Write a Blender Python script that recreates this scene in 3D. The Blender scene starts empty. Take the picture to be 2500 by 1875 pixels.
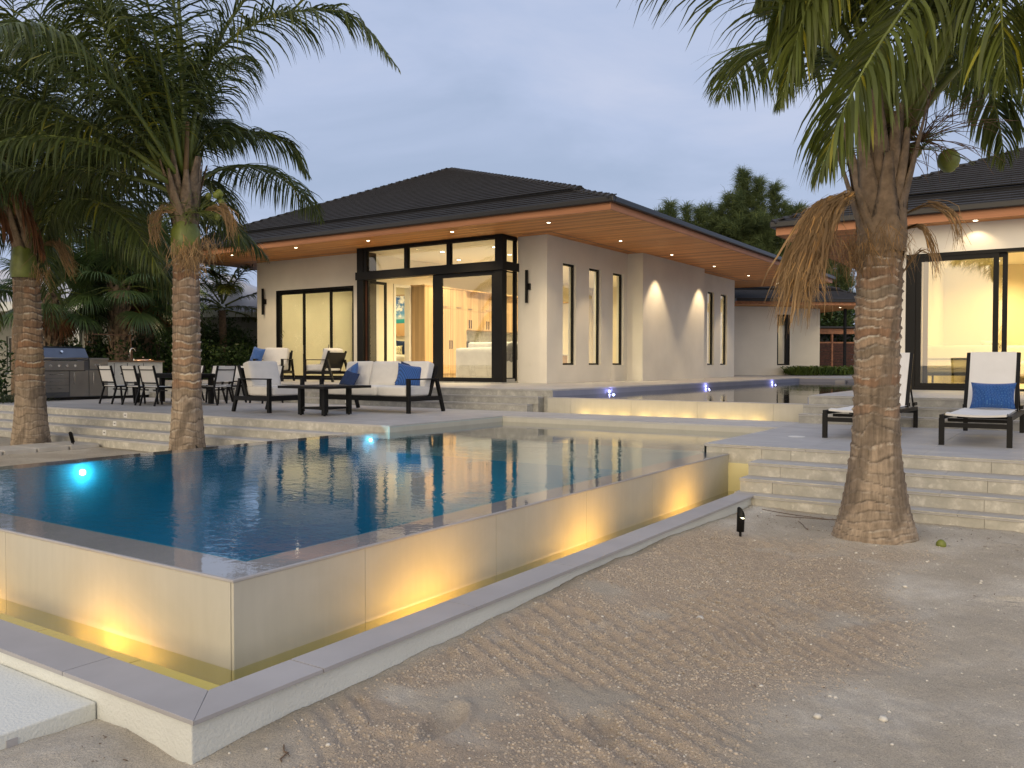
import bpy, math, random
import numpy as np
from mathutils import Vector, Matrix

rng = random.Random(11)
nr = np.random.default_rng(11)
SC = bpy.context.scene
COL = SC.collection

# ------------------------------------------------------------------ camera
CAMZ = 1.6
yaw, pit, rol = math.radians(33.755), math.radians(-1.3364), math.radians(0.06)
Fw = Vector((math.cos(yaw)*math.cos(pit), math.sin(yaw)*math.cos(pit), math.sin(pit)))
r0 = Vector((math.sin(yaw), -math.cos(yaw), 0)); u0 = r0.cross(Fw)
Rt = r0*math.cos(rol)+u0*math.sin(rol); Up = -r0*math.sin(rol)+u0*math.cos(rol)
cam_d = bpy.data.cameras.new("camera"); cam = bpy.data.objects.new("camera", cam_d); COL.objects.link(cam)
m = Matrix((Rt, Up, -Fw)).transposed().to_4x4(); m.translation = (0, 0, CAMZ)
cam.matrix_world = m
cam_d.sensor_width = 36; cam_d.lens = 2064.2/2500*36; cam_d.clip_end = 3000; cam_d.clip_start = 0.05
SC.camera = cam

# ------------------------------------------------------------------ dusk sky
SUN_AZ = math.radians(33.755+180-24)          # low sun behind the photographer
W = bpy.data.worlds.new("World"); SC.world = W; W.use_nodes = True
nt = W.node_tree; nt.nodes.clear()
def N(t, **k):
    n = nt.nodes.new(t)
    for a, b in k.items(): setattr(n, a, b)
    return n
out = N('ShaderNodeOutputWorld'); bg1 = N('ShaderNodeBackground'); bg2 = N('ShaderNodeBackground'); mx = N('ShaderNodeMixShader')
sky = N('ShaderNodeTexSky', sky_type='NISHITA'); sky.sun_disc = False
sky.sun_elevation = math.radians(2.0); sky.sun_rotation = math.pi/2-SUN_AZ
sky.air_density = 1.0; sky.dust_density = 1.5
nt.links.new(sky.outputs[0], bg1.inputs[0]); bg1.inputs[1].default_value = 0.15
tc = N('ShaderNodeTexCoord'); sep = N('ShaderNodeSeparateXYZ'); nt.links.new(tc.outputs['Generated'], sep.inputs[0])
# clouds: stretched noise, thin veils
mp = N('ShaderNodeMapping'); mp.inputs['Scale'].default_value = (1, 1, 3.2); nt.links.new(tc.outputs['Generated'], mp.inputs[0])
n1 = N('ShaderNodeTexNoise'); n1.inputs['Scale'].default_value = 2.6; n1.inputs['Detail'].default_value = 9; n1.inputs['Roughness'].default_value = 0.55
n1.inputs['Distortion'].default_value = 0.4
nt.links.new(mp.outputs[0], n1.inputs[0])
cr = N('ShaderNodeValToRGB'); e = cr.color_ramp.elements
e[0].position = 0.32; e[0].color = (0.345, 0.425, 0.585, 1); e[1].position = 0.68; e[1].color = (0.490, 0.545, 0.700, 1)
x = e.new(0.5); x.color = (0.415, 0.490, 0.665, 1)
nt.links.new(n1.outputs[0], cr.inputs[0])
# horizon / height tone
cr2 = N('ShaderNodeValToRGB'); e = cr2.color_ramp.elements
e[0].position = 0.0; e[0].color = (0.93, 0.95, 0.97, 1); e[1].position = 0.9; e[1].color = (0.95, 0.96, 1.0, 1)
x = e.new(0.16); x.color = (1.04, 1.04, 1.05, 1)
nt.links.new(sep.outputs['Z'], cr2.inputs[0])
mul = N('ShaderNodeMix', data_type='RGBA', blend_type='MULTIPLY'); mul.inputs[0].default_value = 1
nt.links.new(cr.outputs[0], mul.inputs[6]); nt.links.new(cr2.outputs[0], mul.inputs[7])
# afterglow round the low sun behind the photographer
dt = N('ShaderNodeVectorMath', operation='DOT_PRODUCT'); dt.inputs[1].default_value = (math.cos(SUN_AZ), math.sin(SUN_AZ), 0.10)
nrm = N('ShaderNodeVectorMath', operation='NORMALIZE'); nt.links.new(tc.outputs['Generated'], nrm.inputs[0]); nt.links.new(nrm.outputs[0], dt.inputs[0])
cr3 = N('ShaderNodeValToRGB'); e = cr3.color_ramp.elements
e[0].position = 0.05; e[0].color = (0, 0, 0, 1); e[1].position = 1.0; e[1].color = (1.9, 1.35, 0.62, 1)
x = e.new(0.35); x.color = (0.42, 0.31, 0.17, 1); x = e.new(0.8); x.color = (0.95, 0.70, 0.36, 1)
nt.links.new(dt.outputs['Value'], cr3.inputs[0])
add = N('ShaderNodeMix', data_type='RGBA', blend_type='ADD'); add.inputs[0].default_value = 1
nt.links.new(mul.outputs[2], add.inputs[6]); nt.links.new(cr3.outputs[0], add.inputs[7])
nt.links.new(add.outputs[2], bg2.inputs[0]); bg2.inputs[1].default_value = 1.0
mx.inputs[0].default_value = 0.93
nt.links.new(bg1.outputs[0], mx.inputs[1]); nt.links.new(bg2.outputs[0], mx.inputs[2]); nt.links.new(mx.outputs[0], out.inputs[0])

sd = bpy.data.lights.new("sun", 'SUN'); sd.energy = 0.62; sd.angle = math.radians(40); sd.color = (1, 0.86, 0.62)
so = bpy.data.objects.new("sun", sd); COL.objects.link(so)
_el = math.radians(20)
so.rotation_euler = Vector((math.cos(SUN_AZ)*math.cos(_el), math.sin(SUN_AZ)*math.cos(_el), math.sin(_el))).to_track_quat('Z', 'Y').to_euler()

SC.view_settings.view_transform = 'Standard'; SC.view_settings.look = 'None'
SC.view_settings.exposure = 0.22; SC.view_settings.gamma = 1.0
SC.render.engine = 'CYCLES'
cy = SC.cycles
cy.use_denoising = True; cy.max_bounces = 7; cy.diffuse_bounces = 3; cy.glossy_bounces = 3; cy.transparent_max_bounces = 16
cy.transmission_bounces = 3; cy.sample_clamp_indirect = 4.0; cy.caustics_reflective = False; cy.caustics_refractive = False
cy.use_light_tree = True

# ------------------------------------------------------------------ materials
MATS = {}
class G:
    """tiny node-graph helper"""
    def __init__(s, name):
        s.m = bpy.data.materials.new(name); s.m.use_nodes = True; s.t = s.m.node_tree; s.t.nodes.clear()
        s.o = s.n('ShaderNodeOutputMaterial'); MATS[name] = s.m
    def n(s, t, **k):
        q = s.t.nodes.new(t)
        for a, b in k.items(): setattr(q, a, b)
        return q
    def l(s, a, b): s.t.links.new(a, b)
    def co(s, kind, scale=(1, 1, 1)):
        if kind == 'world':
            g = s.n('ShaderNodeNewGeometry').outputs['Position']
        else:
            g = s.n('ShaderNodeTexCoord').outputs['Object']
        mp = s.n('ShaderNodeMapping'); mp.inputs['Scale'].default_value = scale; s.l(g, mp.inputs[0]); return mp.outputs[0]
    def noise(s, co, sc, det=5, rough=.55, dist=0):
        q = s.n('ShaderNodeTexNoise'); q.inputs['Scale'].default_value = sc; q.inputs['Detail'].default_value = det
        q.inputs['Roughness'].default_value = rough; q.inputs['Distortion'].default_value = dist; s.l(co, q.inputs[0]); return q.outputs[0]
    def ramp(s, f, stops):
        q = s.n('ShaderNodeValToRGB'); e = q.color_ramp.elements
        while len(e) < len(stops): e.new(0.5)
        for i, (p, c) in enumerate(stops):
            e[i].position = p; e[i].color = (c[0], c[1], c[2], 1) if not isinstance(c, (int, float)) else (c, c, c, 1)
        s.l(f, q.inputs[0]); return q.outputs[0]
    def mix(s, f, a, b, bt='MIX'):
        q = s.n('ShaderNodeMix', data_type='RGBA', blend_type=bt)
        for sock, v in ((0, f), (6, a), (7, b)):
            if isinstance(v, (int, float)): q.inputs[sock].default_value = v
            elif isinstance(v, tuple): q.inputs[sock].default_value = (*v, 1)
            else: s.l(v, q.inputs[sock])
        return q.outputs[2]
    def bump(s, h, st, dist=.02, nrm=None):
        q = s.n('ShaderNodeBump'); q.inputs['Strength'].default_value = st; q.inputs['Distance'].default_value = dist
        s.l(h, q.inputs['Height'])
        if nrm: s.l(nrm, q.inputs['Normal'])
        return q.outputs[0]
    def bsdf(s, col, rough=.6, nrm=None, metal=0, spec=.5, sheen=0):
        q = s.n('ShaderNodeBsdfPrincipled')
        if isinstance(col, tuple): q.inputs['Base Color'].default_value = (*col, 1)
        else: s.l(col, q.inputs['Base Color'])
        if isinstance(rough, (int, float)): q.inputs['Roughness'].default_value = rough
        else: s.l(rough, q.inputs['Roughness'])
        q.inputs['Metallic'].default_value = metal; q.inputs['Specular IOR Level'].default_value = spec
        q.inputs['Sheen Weight'].default_value = sheen
        if nrm: s.l(nrm, q.inputs['Normal'])
        return q
    def out(s, sh): s.l(sh, s.o.inputs[0]); return s.m
    def orand(s): return s.n('ShaderNodeObjectInfo').outputs['Random']
def vmul(c, k): return tuple(min(1, a*k) for a in c)

def simple(name, c, rough=.6, var=.12, sc=3, bump=0, bsc=60, co='world', metal=0, spec=.5, objvar=0, sheen=0, bd=.01, det=5):
    g = G(name); v = g.co(co)
    f = g.noise(v, sc, det)
    col = g.ramp(f, [(.3, vmul(c, 1-var)), (.7, vmul(c, 1+var))])
    if objvar:
        col = g.mix(1.0, col, g.ramp(g.orand(), [(0, 1-objvar), (1, 1+objvar)]), 'MULTIPLY')
    nrm = g.bump(g.noise(v, bsc, 4), bump, bd) if bump else None
    return g.out(g.bsdf(col, rough, nrm, metal, spec, sheen).outputs[0])

simple('stucco', (.75, .725, .65), .9, .055, .9, .35, 55, bd=.004, spec=.2)
simple('cream_plaster', (.62, .645, .615), .9, .07, 1.2, .7, 70, bd=.008, spec=.2)
simple('black_metal', (.006, .0062, .0065), .48, .15, 8, spec=.22)
simple('black_frame', (.006, .0062, .0065), .5, .1, 3, spec=.22)
simple('cushion', (.68, .67, .64), .95, .06, 4, .55, 9, co='obj', sheen=.3, bd=.012)
simple('sling', (.72, .72, .70), .8, .03, 4, .2, 400, co='obj', bd=.001)
simple('coping', (.36, .355, .365), .55, .13, 1.3, .12, 40, bd=.003, objvar=.04)
simple('roof_dark', (.017, .0168, .019), .7, .2, 2, .3, 90, objvar=.28, bd=.004)
simple('gutter', (.012, .012, .013), .4, .1, 3)
simple('steel', (.30, .295, .28), .32, .08, 3, metal=1, spec=.5)
simple('steel_dark', (.15, .16, .18), .3, .08, 3, metal=1)
simple('chrome', (.8, .8, .8), .08, .02, 3, metal=1)
simple('copper_lid', (.75, .45, .28), .2, .1, 4, metal=1)
simple('far_roof', (.50, .52, .57), .7, .05, 1.5)
simple('far_wall', (.30, .31, .28), .9, .08, 1)
simple('white_trim', (.62, .66, .66), .7, .05, 2)
simple('dark_void', (.008, .009, .010), .3, .1, 2)
simple('interior_wall', (.80, .72, .55), .9, .02, 1)
simple('interior_floor', (.50, .44, .36), .5, .1, 2)
simple('ceiling_white', (.80, .76, .66), .9, .02, 1)
simple('counter', (.55, .56, .52), .3, .1, 8)
simple('counter_wood', (.16, .10, .055), .5, .2, 5)
simple('grey_fabric', (.13, .13, .13), .9, .1, 20)
simple('navy_fabric', (.012, .03, .095), .9, .2, 50, .5, 300, co='obj', bd=.002)
simple('paver', (.50, .48, .44), .85, .12, 4, .5, 50, objvar=.06)
simple('dark_leaf_litter', (.13, .09, .06), .9, .3, 30)
simple('pebble', (.56, .54, .48), .8, .15, 40)
simple('coconut_green', (.16, .19, .03), .45, .35, 6, .1, 30, co='obj')
simple('dark_wood', (.075, .028, .014), .6, .3, 6)
simple('timber_rod', (.14, .08, .05), .8, .2, 6)
simple('oven_black', (.012, .012, .012), .15, .1, 3)
simple('plate_white', (.72, .72, .70), .5, .02, 5)

# stone-look porcelain: mottled grey beige fragments
def stone(name, a, b, c, rough=.6, sc=9):
    g = G(name); v = g.co('world')
    vo = g.n('ShaderNodeTexVoronoi'); vo.inputs['Scale'].default_value = sc*1.4; vo.inputs['Randomness'].default_value = 1
    wv = g.n('ShaderNodeMix', data_type='VECTOR'); wv.inputs[0].default_value = .10
    no = g.n('ShaderNodeTexNoise'); no.inputs['Scale'].default_value = sc*.8; no.inputs['Detail'].default_value = 4; g.l(v, no.inputs[0])
    g.l(v, wv.inputs[4]); g.l(no.outputs['Color'], wv.inputs[5]); g.l(wv.outputs[1], vo.inputs[0])
    col = g.ramp(g.noise(v, sc*.6, 8, .7), [(.38, a), (.52, b), (.66, c)])
    sp = g.ramp(vo.outputs['Distance'], [(.0, 1.0), (.22, 1.0), (.34, 0.0)])
    fr = g.ramp(g.noise(v, sc*1.3, 3), [(.52, 0.0), (.6, .75)])
    msk = g.mix(1.0, sp, fr, 'MULTIPLY')
    col = g.mix(msk, col, c)
    col = g.mix(1.0, col, g.ramp(g.orand(), [(0, .95), (1, 1.05)]), 'MULTIPLY')
    return g.out(g.bsdf(col, rough, g.bump(g.noise(v, 60, 3), .12, .003), 0, .4).outputs[0])
stone('stone_riser', (.37, .365, .32), (.44, .43, .38), (.60, .585, .525), .65)
stone('stone_riser_grey', (.30, .30, .28), (.35, .35, .325), (.47, .465, .43), .65)
def deck_mat():
    g = G('deck_tile'); v = g.co('world', (1.0, .35, 1))
    col = g.ramp(g.noise(v, 5.5, 9, .65, .5), [(.3, (.38, .375, .375)), (.55, (.44, .435, .43)), (.75, (.50, .495, .48))])
    col = g.mix(1.0, col, g.ramp(g.noise(g.co('world'), .7, 4), [(.3, .90), (.7, 1.06)]), 'MULTIPLY')
    col = g.mix(1.0, col, g.ramp(g.orand(), [(0, .965), (1, 1.035)]), 'MULTIPLY')
    return g.out(g.bsdf(col, g.ramp(g.noise(v, 3, 4), [(.3, .42), (.7, .62)]), g.bump(g.noise(v, 70, 3), .15, .003), 0, .45).outputs[0])
deck_mat()
def panel_mat():
    g = G('pool_panel'); v = g.co('world')
    col = g.ramp(g.noise(v, 1.6, 8, .6, .8), [(.3, (.44, .425, .365)), (.6, (.49, .475, .415)), (.8, (.53, .51, .45))])
    st = g.ramp(g.noise(g.co('world', (7, 7, .5)), 3, 6, .6), [(.40, .98), (.62, 1.01)])     # mineral streaks left by the running water
    col = g.mix(1.0, col, st, 'MULTIPLY')
    return g.out(g.bsdf(col, g.ramp(g.noise(v, 4, 4), [(.3, .42), (.7, .55)]), g.bump(g.noise(g.co('world', (1, 1, .3)), 14, 3), .10, .003), 0, .4).outputs[0])
panel_mat()
def wood(name, a, b, c, axis=1, rough=.5, sc=1.0, var=.22):
    g = G(name); s = [14*sc]*3; s[axis] = .55*sc
    v = g.co('world', tuple(s))
    col = g.ramp(g.noise(v, 1.0, 8, .62, .6), [(.3, a), (.5, b), (.72, c)])
    col = g.mix(1.0, col, g.ramp(g.noise(g.co('world', tuple(7.3 if i != axis else .05 for i in range(3))), 1, 1), [(.35, 1-var), (.65, 1+var*.6)]), 'MULTIPLY')
    return g.out(g.bsdf(col, rough, g.bump(g.noise(v, 2.5, 4), .1, .003), 0, .35).outputs[0])
wood('soffit_wood', (.46, .19, .055), (.60, .265, .085), (.70, .34, .125), 1, .55, 1.0, .30)
wood('fascia_wood', (.33, .145, .070), (.40, .18, .088), (.47, .22, .11), 1, .6)
wood('fascia_wood_x', (.33, .145, .070), (.40, .18, .088), (.47, .22, .11), 0, .6)
wood('cabinet_wood', (.42, .27, .135), (.53, .35, .18), (.62, .42, .225), 2, .45, .7)
wood('cabinet_pale', (.34, .23, .12), (.42, .29, .155), (.48, .34, .19), 2, .45, .7)
wood('slat_wood', (.05, .018, .01), (.08, .03, .016), (.12, .045, .022), 0, .6)

def blue_fabric(name, c, mode):
    g = G(name); v = g.co('obj', (1, 1, 1))
    if mode == 'weave':
        b = g.n('ShaderNodeTexBrick'); b.inputs['Scale'].default_value = 26; b.inputs['Mortar Size'].default_value = .035
        b.inputs['Color1'].default_value = (*c, 1); b.inputs['Color2'].default_value = (*vmul(c, .8), 1); b.inputs['Mortar'].default_value = (.06, .16, .36, 1)
        b.inputs['Brick Width'].default_value = .7; b.inputs['Row Height'].default_value = .45
        g.l(v, b.inputs[0]); col = b.outputs[0]; h = b.outputs['Fac']; st = -.5
    elif mode == 'pleat':
        w = g.n('ShaderNodeTexWave'); w.inputs['Scale'].default_value = 11; w.inputs['Distortion'].default_value = .3; g.l(v, w.inputs[0])
        col = g.ramp(w.outputs[0], [(.1, vmul(c, .55)), (.4, c), (1, vmul(c, 1.15))]); h = w.outputs[0]; st = .6
    else:
        f = g.noise(v, 9, 4); col = g.ramp(f, [(.3, vmul(c, .85)), (.7, vmul(c, 1.15))]); h = g.noise(v, 300, 2); st = .3
    return g.out(g.bsdf(col, .9, g.bump(h, abs(st), .004), 0, .2, .3).outputs[0])
blue_fabric('blue_weave', (.015, .075, .29), 'weave')
blue_fabric('blue_pleat', (.035, .10, .31), 'pleat')
blue_fabric('blue_plain', (.05, .125, .35), 'plain')

def emis(name, c, s):
    g = G(name); e = g.n('ShaderNodeEmission'); e.inputs[0].default_value = (*c, 1); e.inputs[1].default_value = s; g.out(e.outputs[0])
emis('lamp_warm', (1, .86, .62), 9); emis('lamp_pool', (.72, 1.0, .98), 60); emis('lamp_basin', (1, .82, .4), 2.5)
emis('lamp_led', (.45, .48, 1.0), 25); emis('lamp_spot', (1, .9, .55), 6)

def schlick(g, r0_, k, nb=None):
    lw = g.n('ShaderNodeLayerWeight'); lw.inputs[0].default_value = .5
    if nb: g.l(nb, lw.inputs['Normal'])
    pw = g.n('ShaderNodeMath', operation='POWER'); g.l(lw.outputs['Facing'], pw.inputs[0]); pw.inputs[1].default_value = 5
    ma = g.n('ShaderNodeMath', operation='MULTIPLY_ADD'); g.l(pw.outputs[0], ma.inputs[0]); ma.inputs[1].default_value = (1-r0_)*k; ma.inputs[2].default_value = r0_*k; ma.use_clamp = True
    return ma
def glass(name, tint=(1, 1, 1), f0=1.0):
    g = G(name)
    ml = schlick(g, .043, f0)
    gl = g.n('ShaderNodeBsdfGlossy'); gl.inputs['Roughness'].default_value = 0.0
    tr = g.n('ShaderNodeBsdfTransparent'); tr.inputs[0].default_value = (*tint, 1)
    mxs = g.n('ShaderNodeMixShader'); g.l(ml.outputs[0], mxs.inputs[0]); g.l(tr.outputs[0], mxs.inputs[1]); g.l(gl.outputs[0], mxs.inputs[2])
    return g.out(mxs.outputs[0])
glass('glass', (.92, .94, .90), 2.6)
glass('glass_coated', (.86, .88, .78), 5.5)
def water(name, tint, bst, sc, st=(1, 1, 1), ior=1.33, f0=1.0):
    g = G(name); v = g.co('world', st)
    h = g.n('ShaderNodeMath', operation='ADD')
    a = g.noise(v, sc, 3, .5, .3); b = g.noise(v, sc*3.4, 2, .5)
    bm = g.n('ShaderNodeMath', operation='MULTIPLY'); g.l(b, bm.inputs[0]); bm.inputs[1].default_value = .25
    g.l(a, h.inputs[0]); g.l(bm.outputs[0], h.inputs[1])
    big = g.ramp(g.noise(g.co('world'), .55, 3), [(.38, .25), (.62, 1.0)])
    hm = g.n('ShaderNodeMath', operation='MULTIPLY'); g.l(h.outputs[0], hm.inputs[0]); g.l(big, hm.inputs[1])
    nb = g.bump(hm.outputs[0], bst, .01)
    ml = schlick(g, .021, f0, nb)
    gl = g.n('ShaderNodeBsdfGlossy'); gl.inputs['Roughness'].default_value = 0.015; g.l(nb, gl.inputs['Normal'])
    tr = g.n('ShaderNodeBsdfTransparent'); tr.inputs[0].default_value = (*tint, 1)
    mxs = g.n('ShaderNodeMixShader'); g.l(ml.outputs[0], mxs.inputs[0]); g.l(tr.outputs[0], mxs.inputs[1]); g.l(gl.outputs[0], mxs.inputs[2])
    return g.out(mxs.outputs[0])
water('pool_water', (.55, .88, .97), .34, 9, (1.25, .8, 1), 1.33, 1.25)
water('film_water', (.96, .97, .97), .12, 10, (1, 1, 1), 1.33, 1.35)
water('basin_water', (.93, .90, .52), .34, 14, (1, 1, 1), 1.33, 1.8)  # yellow glow of the channel lamps is put into the water's tint
simple('pool_plaster_deep', (.030, .35, .52), .8, .12, .6)
simple('pool_plaster_pale', (.40, .47, .45), .8, .08, 1)
simple('upper_plaster', (.26, .28, .36), .8, .08, 1)
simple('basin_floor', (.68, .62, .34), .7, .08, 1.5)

def leaf(name, a, b, tr=.25, rough=.42):
    g = G(name); v = g.co('world')
    col = g.ramp(g.noise(v, 1.1, 3), [(.32, a), (.68, b)])
    at = g.n('ShaderNodeAttribute'); at.attribute_name = 'tone'
    col = g.mix(1.0, col, g.ramp(at.outputs['Fac'], [(0, (.62, .62, .62)), (.8, (1.15, 1.15, 1.15)), (1, (2.3, 1.75, .75))]), 'MULTIPLY')
    p = g.bsdf(col, rough, None, 0, .35)
    t = g.n('ShaderNodeBsdfTranslucent'); g.l(col, t.inputs[0])
    ms = g.n('ShaderNodeMixShader'); ms.inputs[0].default_value = tr; g.l(p.outputs[0], ms.inputs[1]); g.l(t.outputs[0], ms.inputs[2])
    return g.out(ms.outputs[0])
leaf('palm_leaf', (.082, .105, .022), (.145, .180, .036), .3)
leaf('palm_leaf_dark', (.055, .078, .021), (.100, .130, .034), .3)
leaf('fan_leaf', (.045, .085, .034), (.09, .145, .045))
leaf('hedge_leaf', (.028, .060, .018), (.062, .115, .032), .2)
leaf('pine_leaf', (.085, .125, .050), (.14, .19, .075), .35, .8)
leaf('bed_leaf', (.10, .17, .045), (.20, .28, .07), .25)
leaf('grass_leaf', (.03, .055, .02), (.07, .10, .04), .2)
leaf('dead_leaf', (.13, .055, .025), (.24, .11, .05), .15, .8)
leaf('dead_straw', (.22, .14, .07), (.36, .24, .12), .15, .85)
simple('rachis', (.13, .16, .03), .45, .3, 3)
simple('sheath_green', (.13, .16, .025), .4, .3, 5)
simple('boot_brown', (.20, .145, .095), .9, .4, 10, .8, 30, bd=.02)
simple('twig', (.16, .10, .06), .9, .3, 20)
simple('branch_bark', (.06, .045, .035), .9, .3, 6)

def bark():
    g = G('palm_bark'); v = g.co('world', (1, 1, 1))
    at = g.n('ShaderNodeAttribute'); at.attribute_name = 'bark'
    fib = g.ramp(g.noise(g.co('world', (38, 38, 2.5)), 1, 6, .6), [(.35, .72), (.62, 1.12)])
    mot = g.ramp(g.noise(v, 9, 6, .65), [(.35, .78), (.65, 1.15)])
    col = g.mix(1.0, at.outputs['Color'], fib, 'MULTIPLY'); col = g.mix(1.0, col, mot, 'MULTIPLY')
    hn = g.mix(.5, g.noise(g.co('world', (30, 30, 3)), 1, 6, .6), g.noise(v, 30, 5, .6))
    return g.out(g.bsdf(col, .92, g.bump(hn, .7, .012), 0, .15).outputs[0])
bark()
def sandmat():
    g = G('sand'); v = g.co('world')
    base = g.ramp(g.noise(v, .8, 7, .6, .4), [(.32, (.40, .36, .295)), (.5, (.50, .455, .38)), (.66, (.66, .625, .55))])
    at = g.n('ShaderNodeAttribute'); at.attribute_name = 'clod'
    base = g.mix(at.outputs['Fac'], base, (.44, .365, .285))
    gr = g.ramp(g.noise(v, 120, 5, .85), [(.3, .58), (.5, 1.0), (.7, 1.34)])
    base = g.mix(1.0, base, gr, 'MULTIPLY')
    dk = g.ramp(g.noise(v, 42, 3, .6), [(.70, 0.0), (.75, .55)])
    base = g.mix(dk, base, (.15, .115, .085))
    h = g.mix(.45, g.noise(v, 22, 6, .65), g.noise(v, 110, 4, .7))
    return g.out(g.bsdf(base, .95, g.bump(h, 1.0, .035), 0, .15).outputs[0])
sandmat()
def clodmat():
    simple('clod', (.40, .35, .285), .95, .22, 18, .6, 120, bd=.004, spec=.15)
clodmat()
def print_mat(name, kind):
    """flat print: beach picture (sky, clouds, sea, jetty)"""
    g = G(name); tcn = g.n('ShaderNodeTexCoord'); sp = g.n('ShaderNodeSeparateXYZ'); g.l(tcn.outputs['Generated'], sp.inputs[0])
    skyc = g.ramp(sp.outputs['Z'], [(0.0, (.55, .33, .16)), (.30, (.62, .40, .2)), (.31, (.02, .30, .34)), (.40, (.03, .35, .42)), (.42, (.45, .6, .7)), (.55, (.10, .30, .62)), (1, (.02, .09, .36))])
    cl = g.ramp(g.noise(g.co('obj', (1, 1, 1.6)), 2.6, 6, .6), [(.48, 0.0), (.58, 1.0)])
    up = g.ramp(sp.outputs['Z'], [(.41, 0.0), (.46, 1.0)])
    k = g.mix(1.0, cl, up, 'MULTIPLY')
    return g.out(g.bsdf(g.mix(k, skyc, (.85, .85, .85)), .6).outputs[0])
print_mat('beach_print', 0)
def patt():
    g = G('patterned_fabric'); v = g.co('obj')
    vo = g.n('ShaderNodeTexVoronoi'); vo.inputs['Scale'].default_value = 22; g.l(v, vo.inputs[0])
    return g.out(g.bsdf(g.ramp(vo.outputs['Distance'], [(.28, (.07, .07, .06)), (.36, (.75, .7, .5))]), .9).outputs[0])
patt()
# ------------------------------------------------------------------ geometry helpers
ORG = {}                                             # world origin of every empty / part that was built in world coordinates
class MB:
    K = None                                         # optional (centre, factor) applied to the vertices at build time
    def __init__(s): s.v = []; s.f = []; s.attr = {}
    def poly(s, *faces_pts):
        for pts in faces_pts:
            i = len(s.v); s.v += [tuple(p) for p in pts]; s.f.append(tuple(range(i, i+len(pts))))
        return s
    def box(s, x0, x1, y0, y1, z0, z1):
        i = len(s.v)
        s.v += [(x0, y0, z0), (x1, y0, z0), (x1, y1, z0), (x0, y1, z0), (x0, y0, z1), (x1, y0, z1), (x1, y1, z1), (x0, y1, z1)]
        s.f += [(i, i+3, i+2, i+1), (i+4, i+5, i+6, i+7), (i, i+1, i+5, i+4), (i+1, i+2, i+6, i+5), (i+2, i+3, i+7, i+6), (i+3, i, i+4, i+7)]
        return s
    def bar(s, a, b, w, h, up=(0, 0, 1)):
        a = Vector(a); b = Vector(b); d = (b-a).normalized(); u = Vector(up)
        sd_ = d.cross(u)
        if sd_.length < 1e-4: sd_ = d.cross(Vector((1, 0, 0)))
        sd_.normalize(); u = sd_.cross(d).normalized(); i = len(s.v)
        for p in (a, b):
            for q, r in ((-1, -1), (1, -1), (1, 1), (-1, 1)): s.v.append(tuple(p+sd_*(q*w/2)+u*(r*h/2)))
        s.f += [(i, i+1, i+2, i+3), (i+7, i+6, i+5, i+4)]+[(i+k, i+4+k, i+4+(k+1) % 4, i+(k+1) % 4) for k in range(4)]
        return s
    def tube(s, pts, rad, n=8, cap=True):
        pts = [Vector(p) for p in pts]; rad = rad if hasattr(rad, '__len__') else [rad]*len(pts)
        i0 = len(s.v); up = Vector((.13, .21, 1)).normalized()
        for k, p in enumerate(pts):
            d = (pts[min(k+1, len(pts)-1)]-pts[max(k-1, 0)]).normalized()
            a = d.cross(up)
            if a.length < .05: a = d.cross(Vector((1, 0, 0)))
            a.normalize(); b = a.cross(d)
            for j in range(n):
                t = 2*math.pi*j/n; s.v.append(tuple(p+(a*math.cos(t)+b*math.sin(t))*rad[k]))
        for k in range(len(pts)-1):
            for j in range(n):
                s.f.append((i0+k*n+j, i0+k*n+(j+1) % n, i0+(k+1)*n+(j+1) % n, i0+(k+1)*n+j))
        if cap:
            s.f.append(tuple(i0+j for j in reversed(range(n)))); e_ = i0+(len(pts)-1)*n; s.f.append(tuple(e_+j for j in range(n)))
        return s
    def cyl(s, c, r, h, n=20, r2=None):
        r2 = r if r2 is None else r2; i = len(s.v)
        for z, rr in ((0, r), (h, r2)):
            for j in range(n): t = 2*math.pi*j/n; s.v.append((c[0]+rr*math.cos(t), c[1]+rr*math.sin(t), c[2]+z))
        s.f += [tuple(i+j for j in reversed(range(n))), tuple(i+n+j for j in range(n))]
        s.f += [(i+j, i+(j+1) % n, i+n+(j+1) % n, i+n+j) for j in range(n)]
        return s
    def lathe(s, prof, c=(0, 0, 0), n=20):
        i = len(s.v)
        for r, z in prof:
            for j in range(n): t = 2*math.pi*j/n; s.v.append((c[0]+r*math.cos(t), c[1]+r*math.sin(t), c[2]+z))
        for k in range(len(prof)-1):
            for j in range(n): s.f.append((i+k*n+j, i+k*n+(j+1) % n, i+(k+1)*n+(j+1) % n, i+(k+1)*n+j))
        return s
    def raw(s, v, f):
        i = len(s.v); s.v += [tuple(p) for p in v]; s.f += [tuple(q+i for q in a) for a in f]; return s
    def tf(s, M_, i0=0):
        s.v[i0:] = [tuple(M_ @ Vector(p)) for p in s.v[i0:]]; return s
    def build(s, name, mt, parent=None, smooth=False, kind=None, world=True, bev=0, sub=0):
        me = bpy.data.meshes.new(name)
        o0 = ORG.get(parent.name, (0, 0, 0)) if (parent and world) else (0, 0, 0)
        v = np.array(s.v, dtype=np.float64)
        if MB.K: v = (v-np.array(MB.K[0]))*MB.K[1]+np.array(MB.K[0])
        v = v-np.array(o0)
        me.from_pydata(v.tolist(), [], s.f)
        return finish(me, name, mt, parent, smooth, kind, o0, bev, sub)
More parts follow.
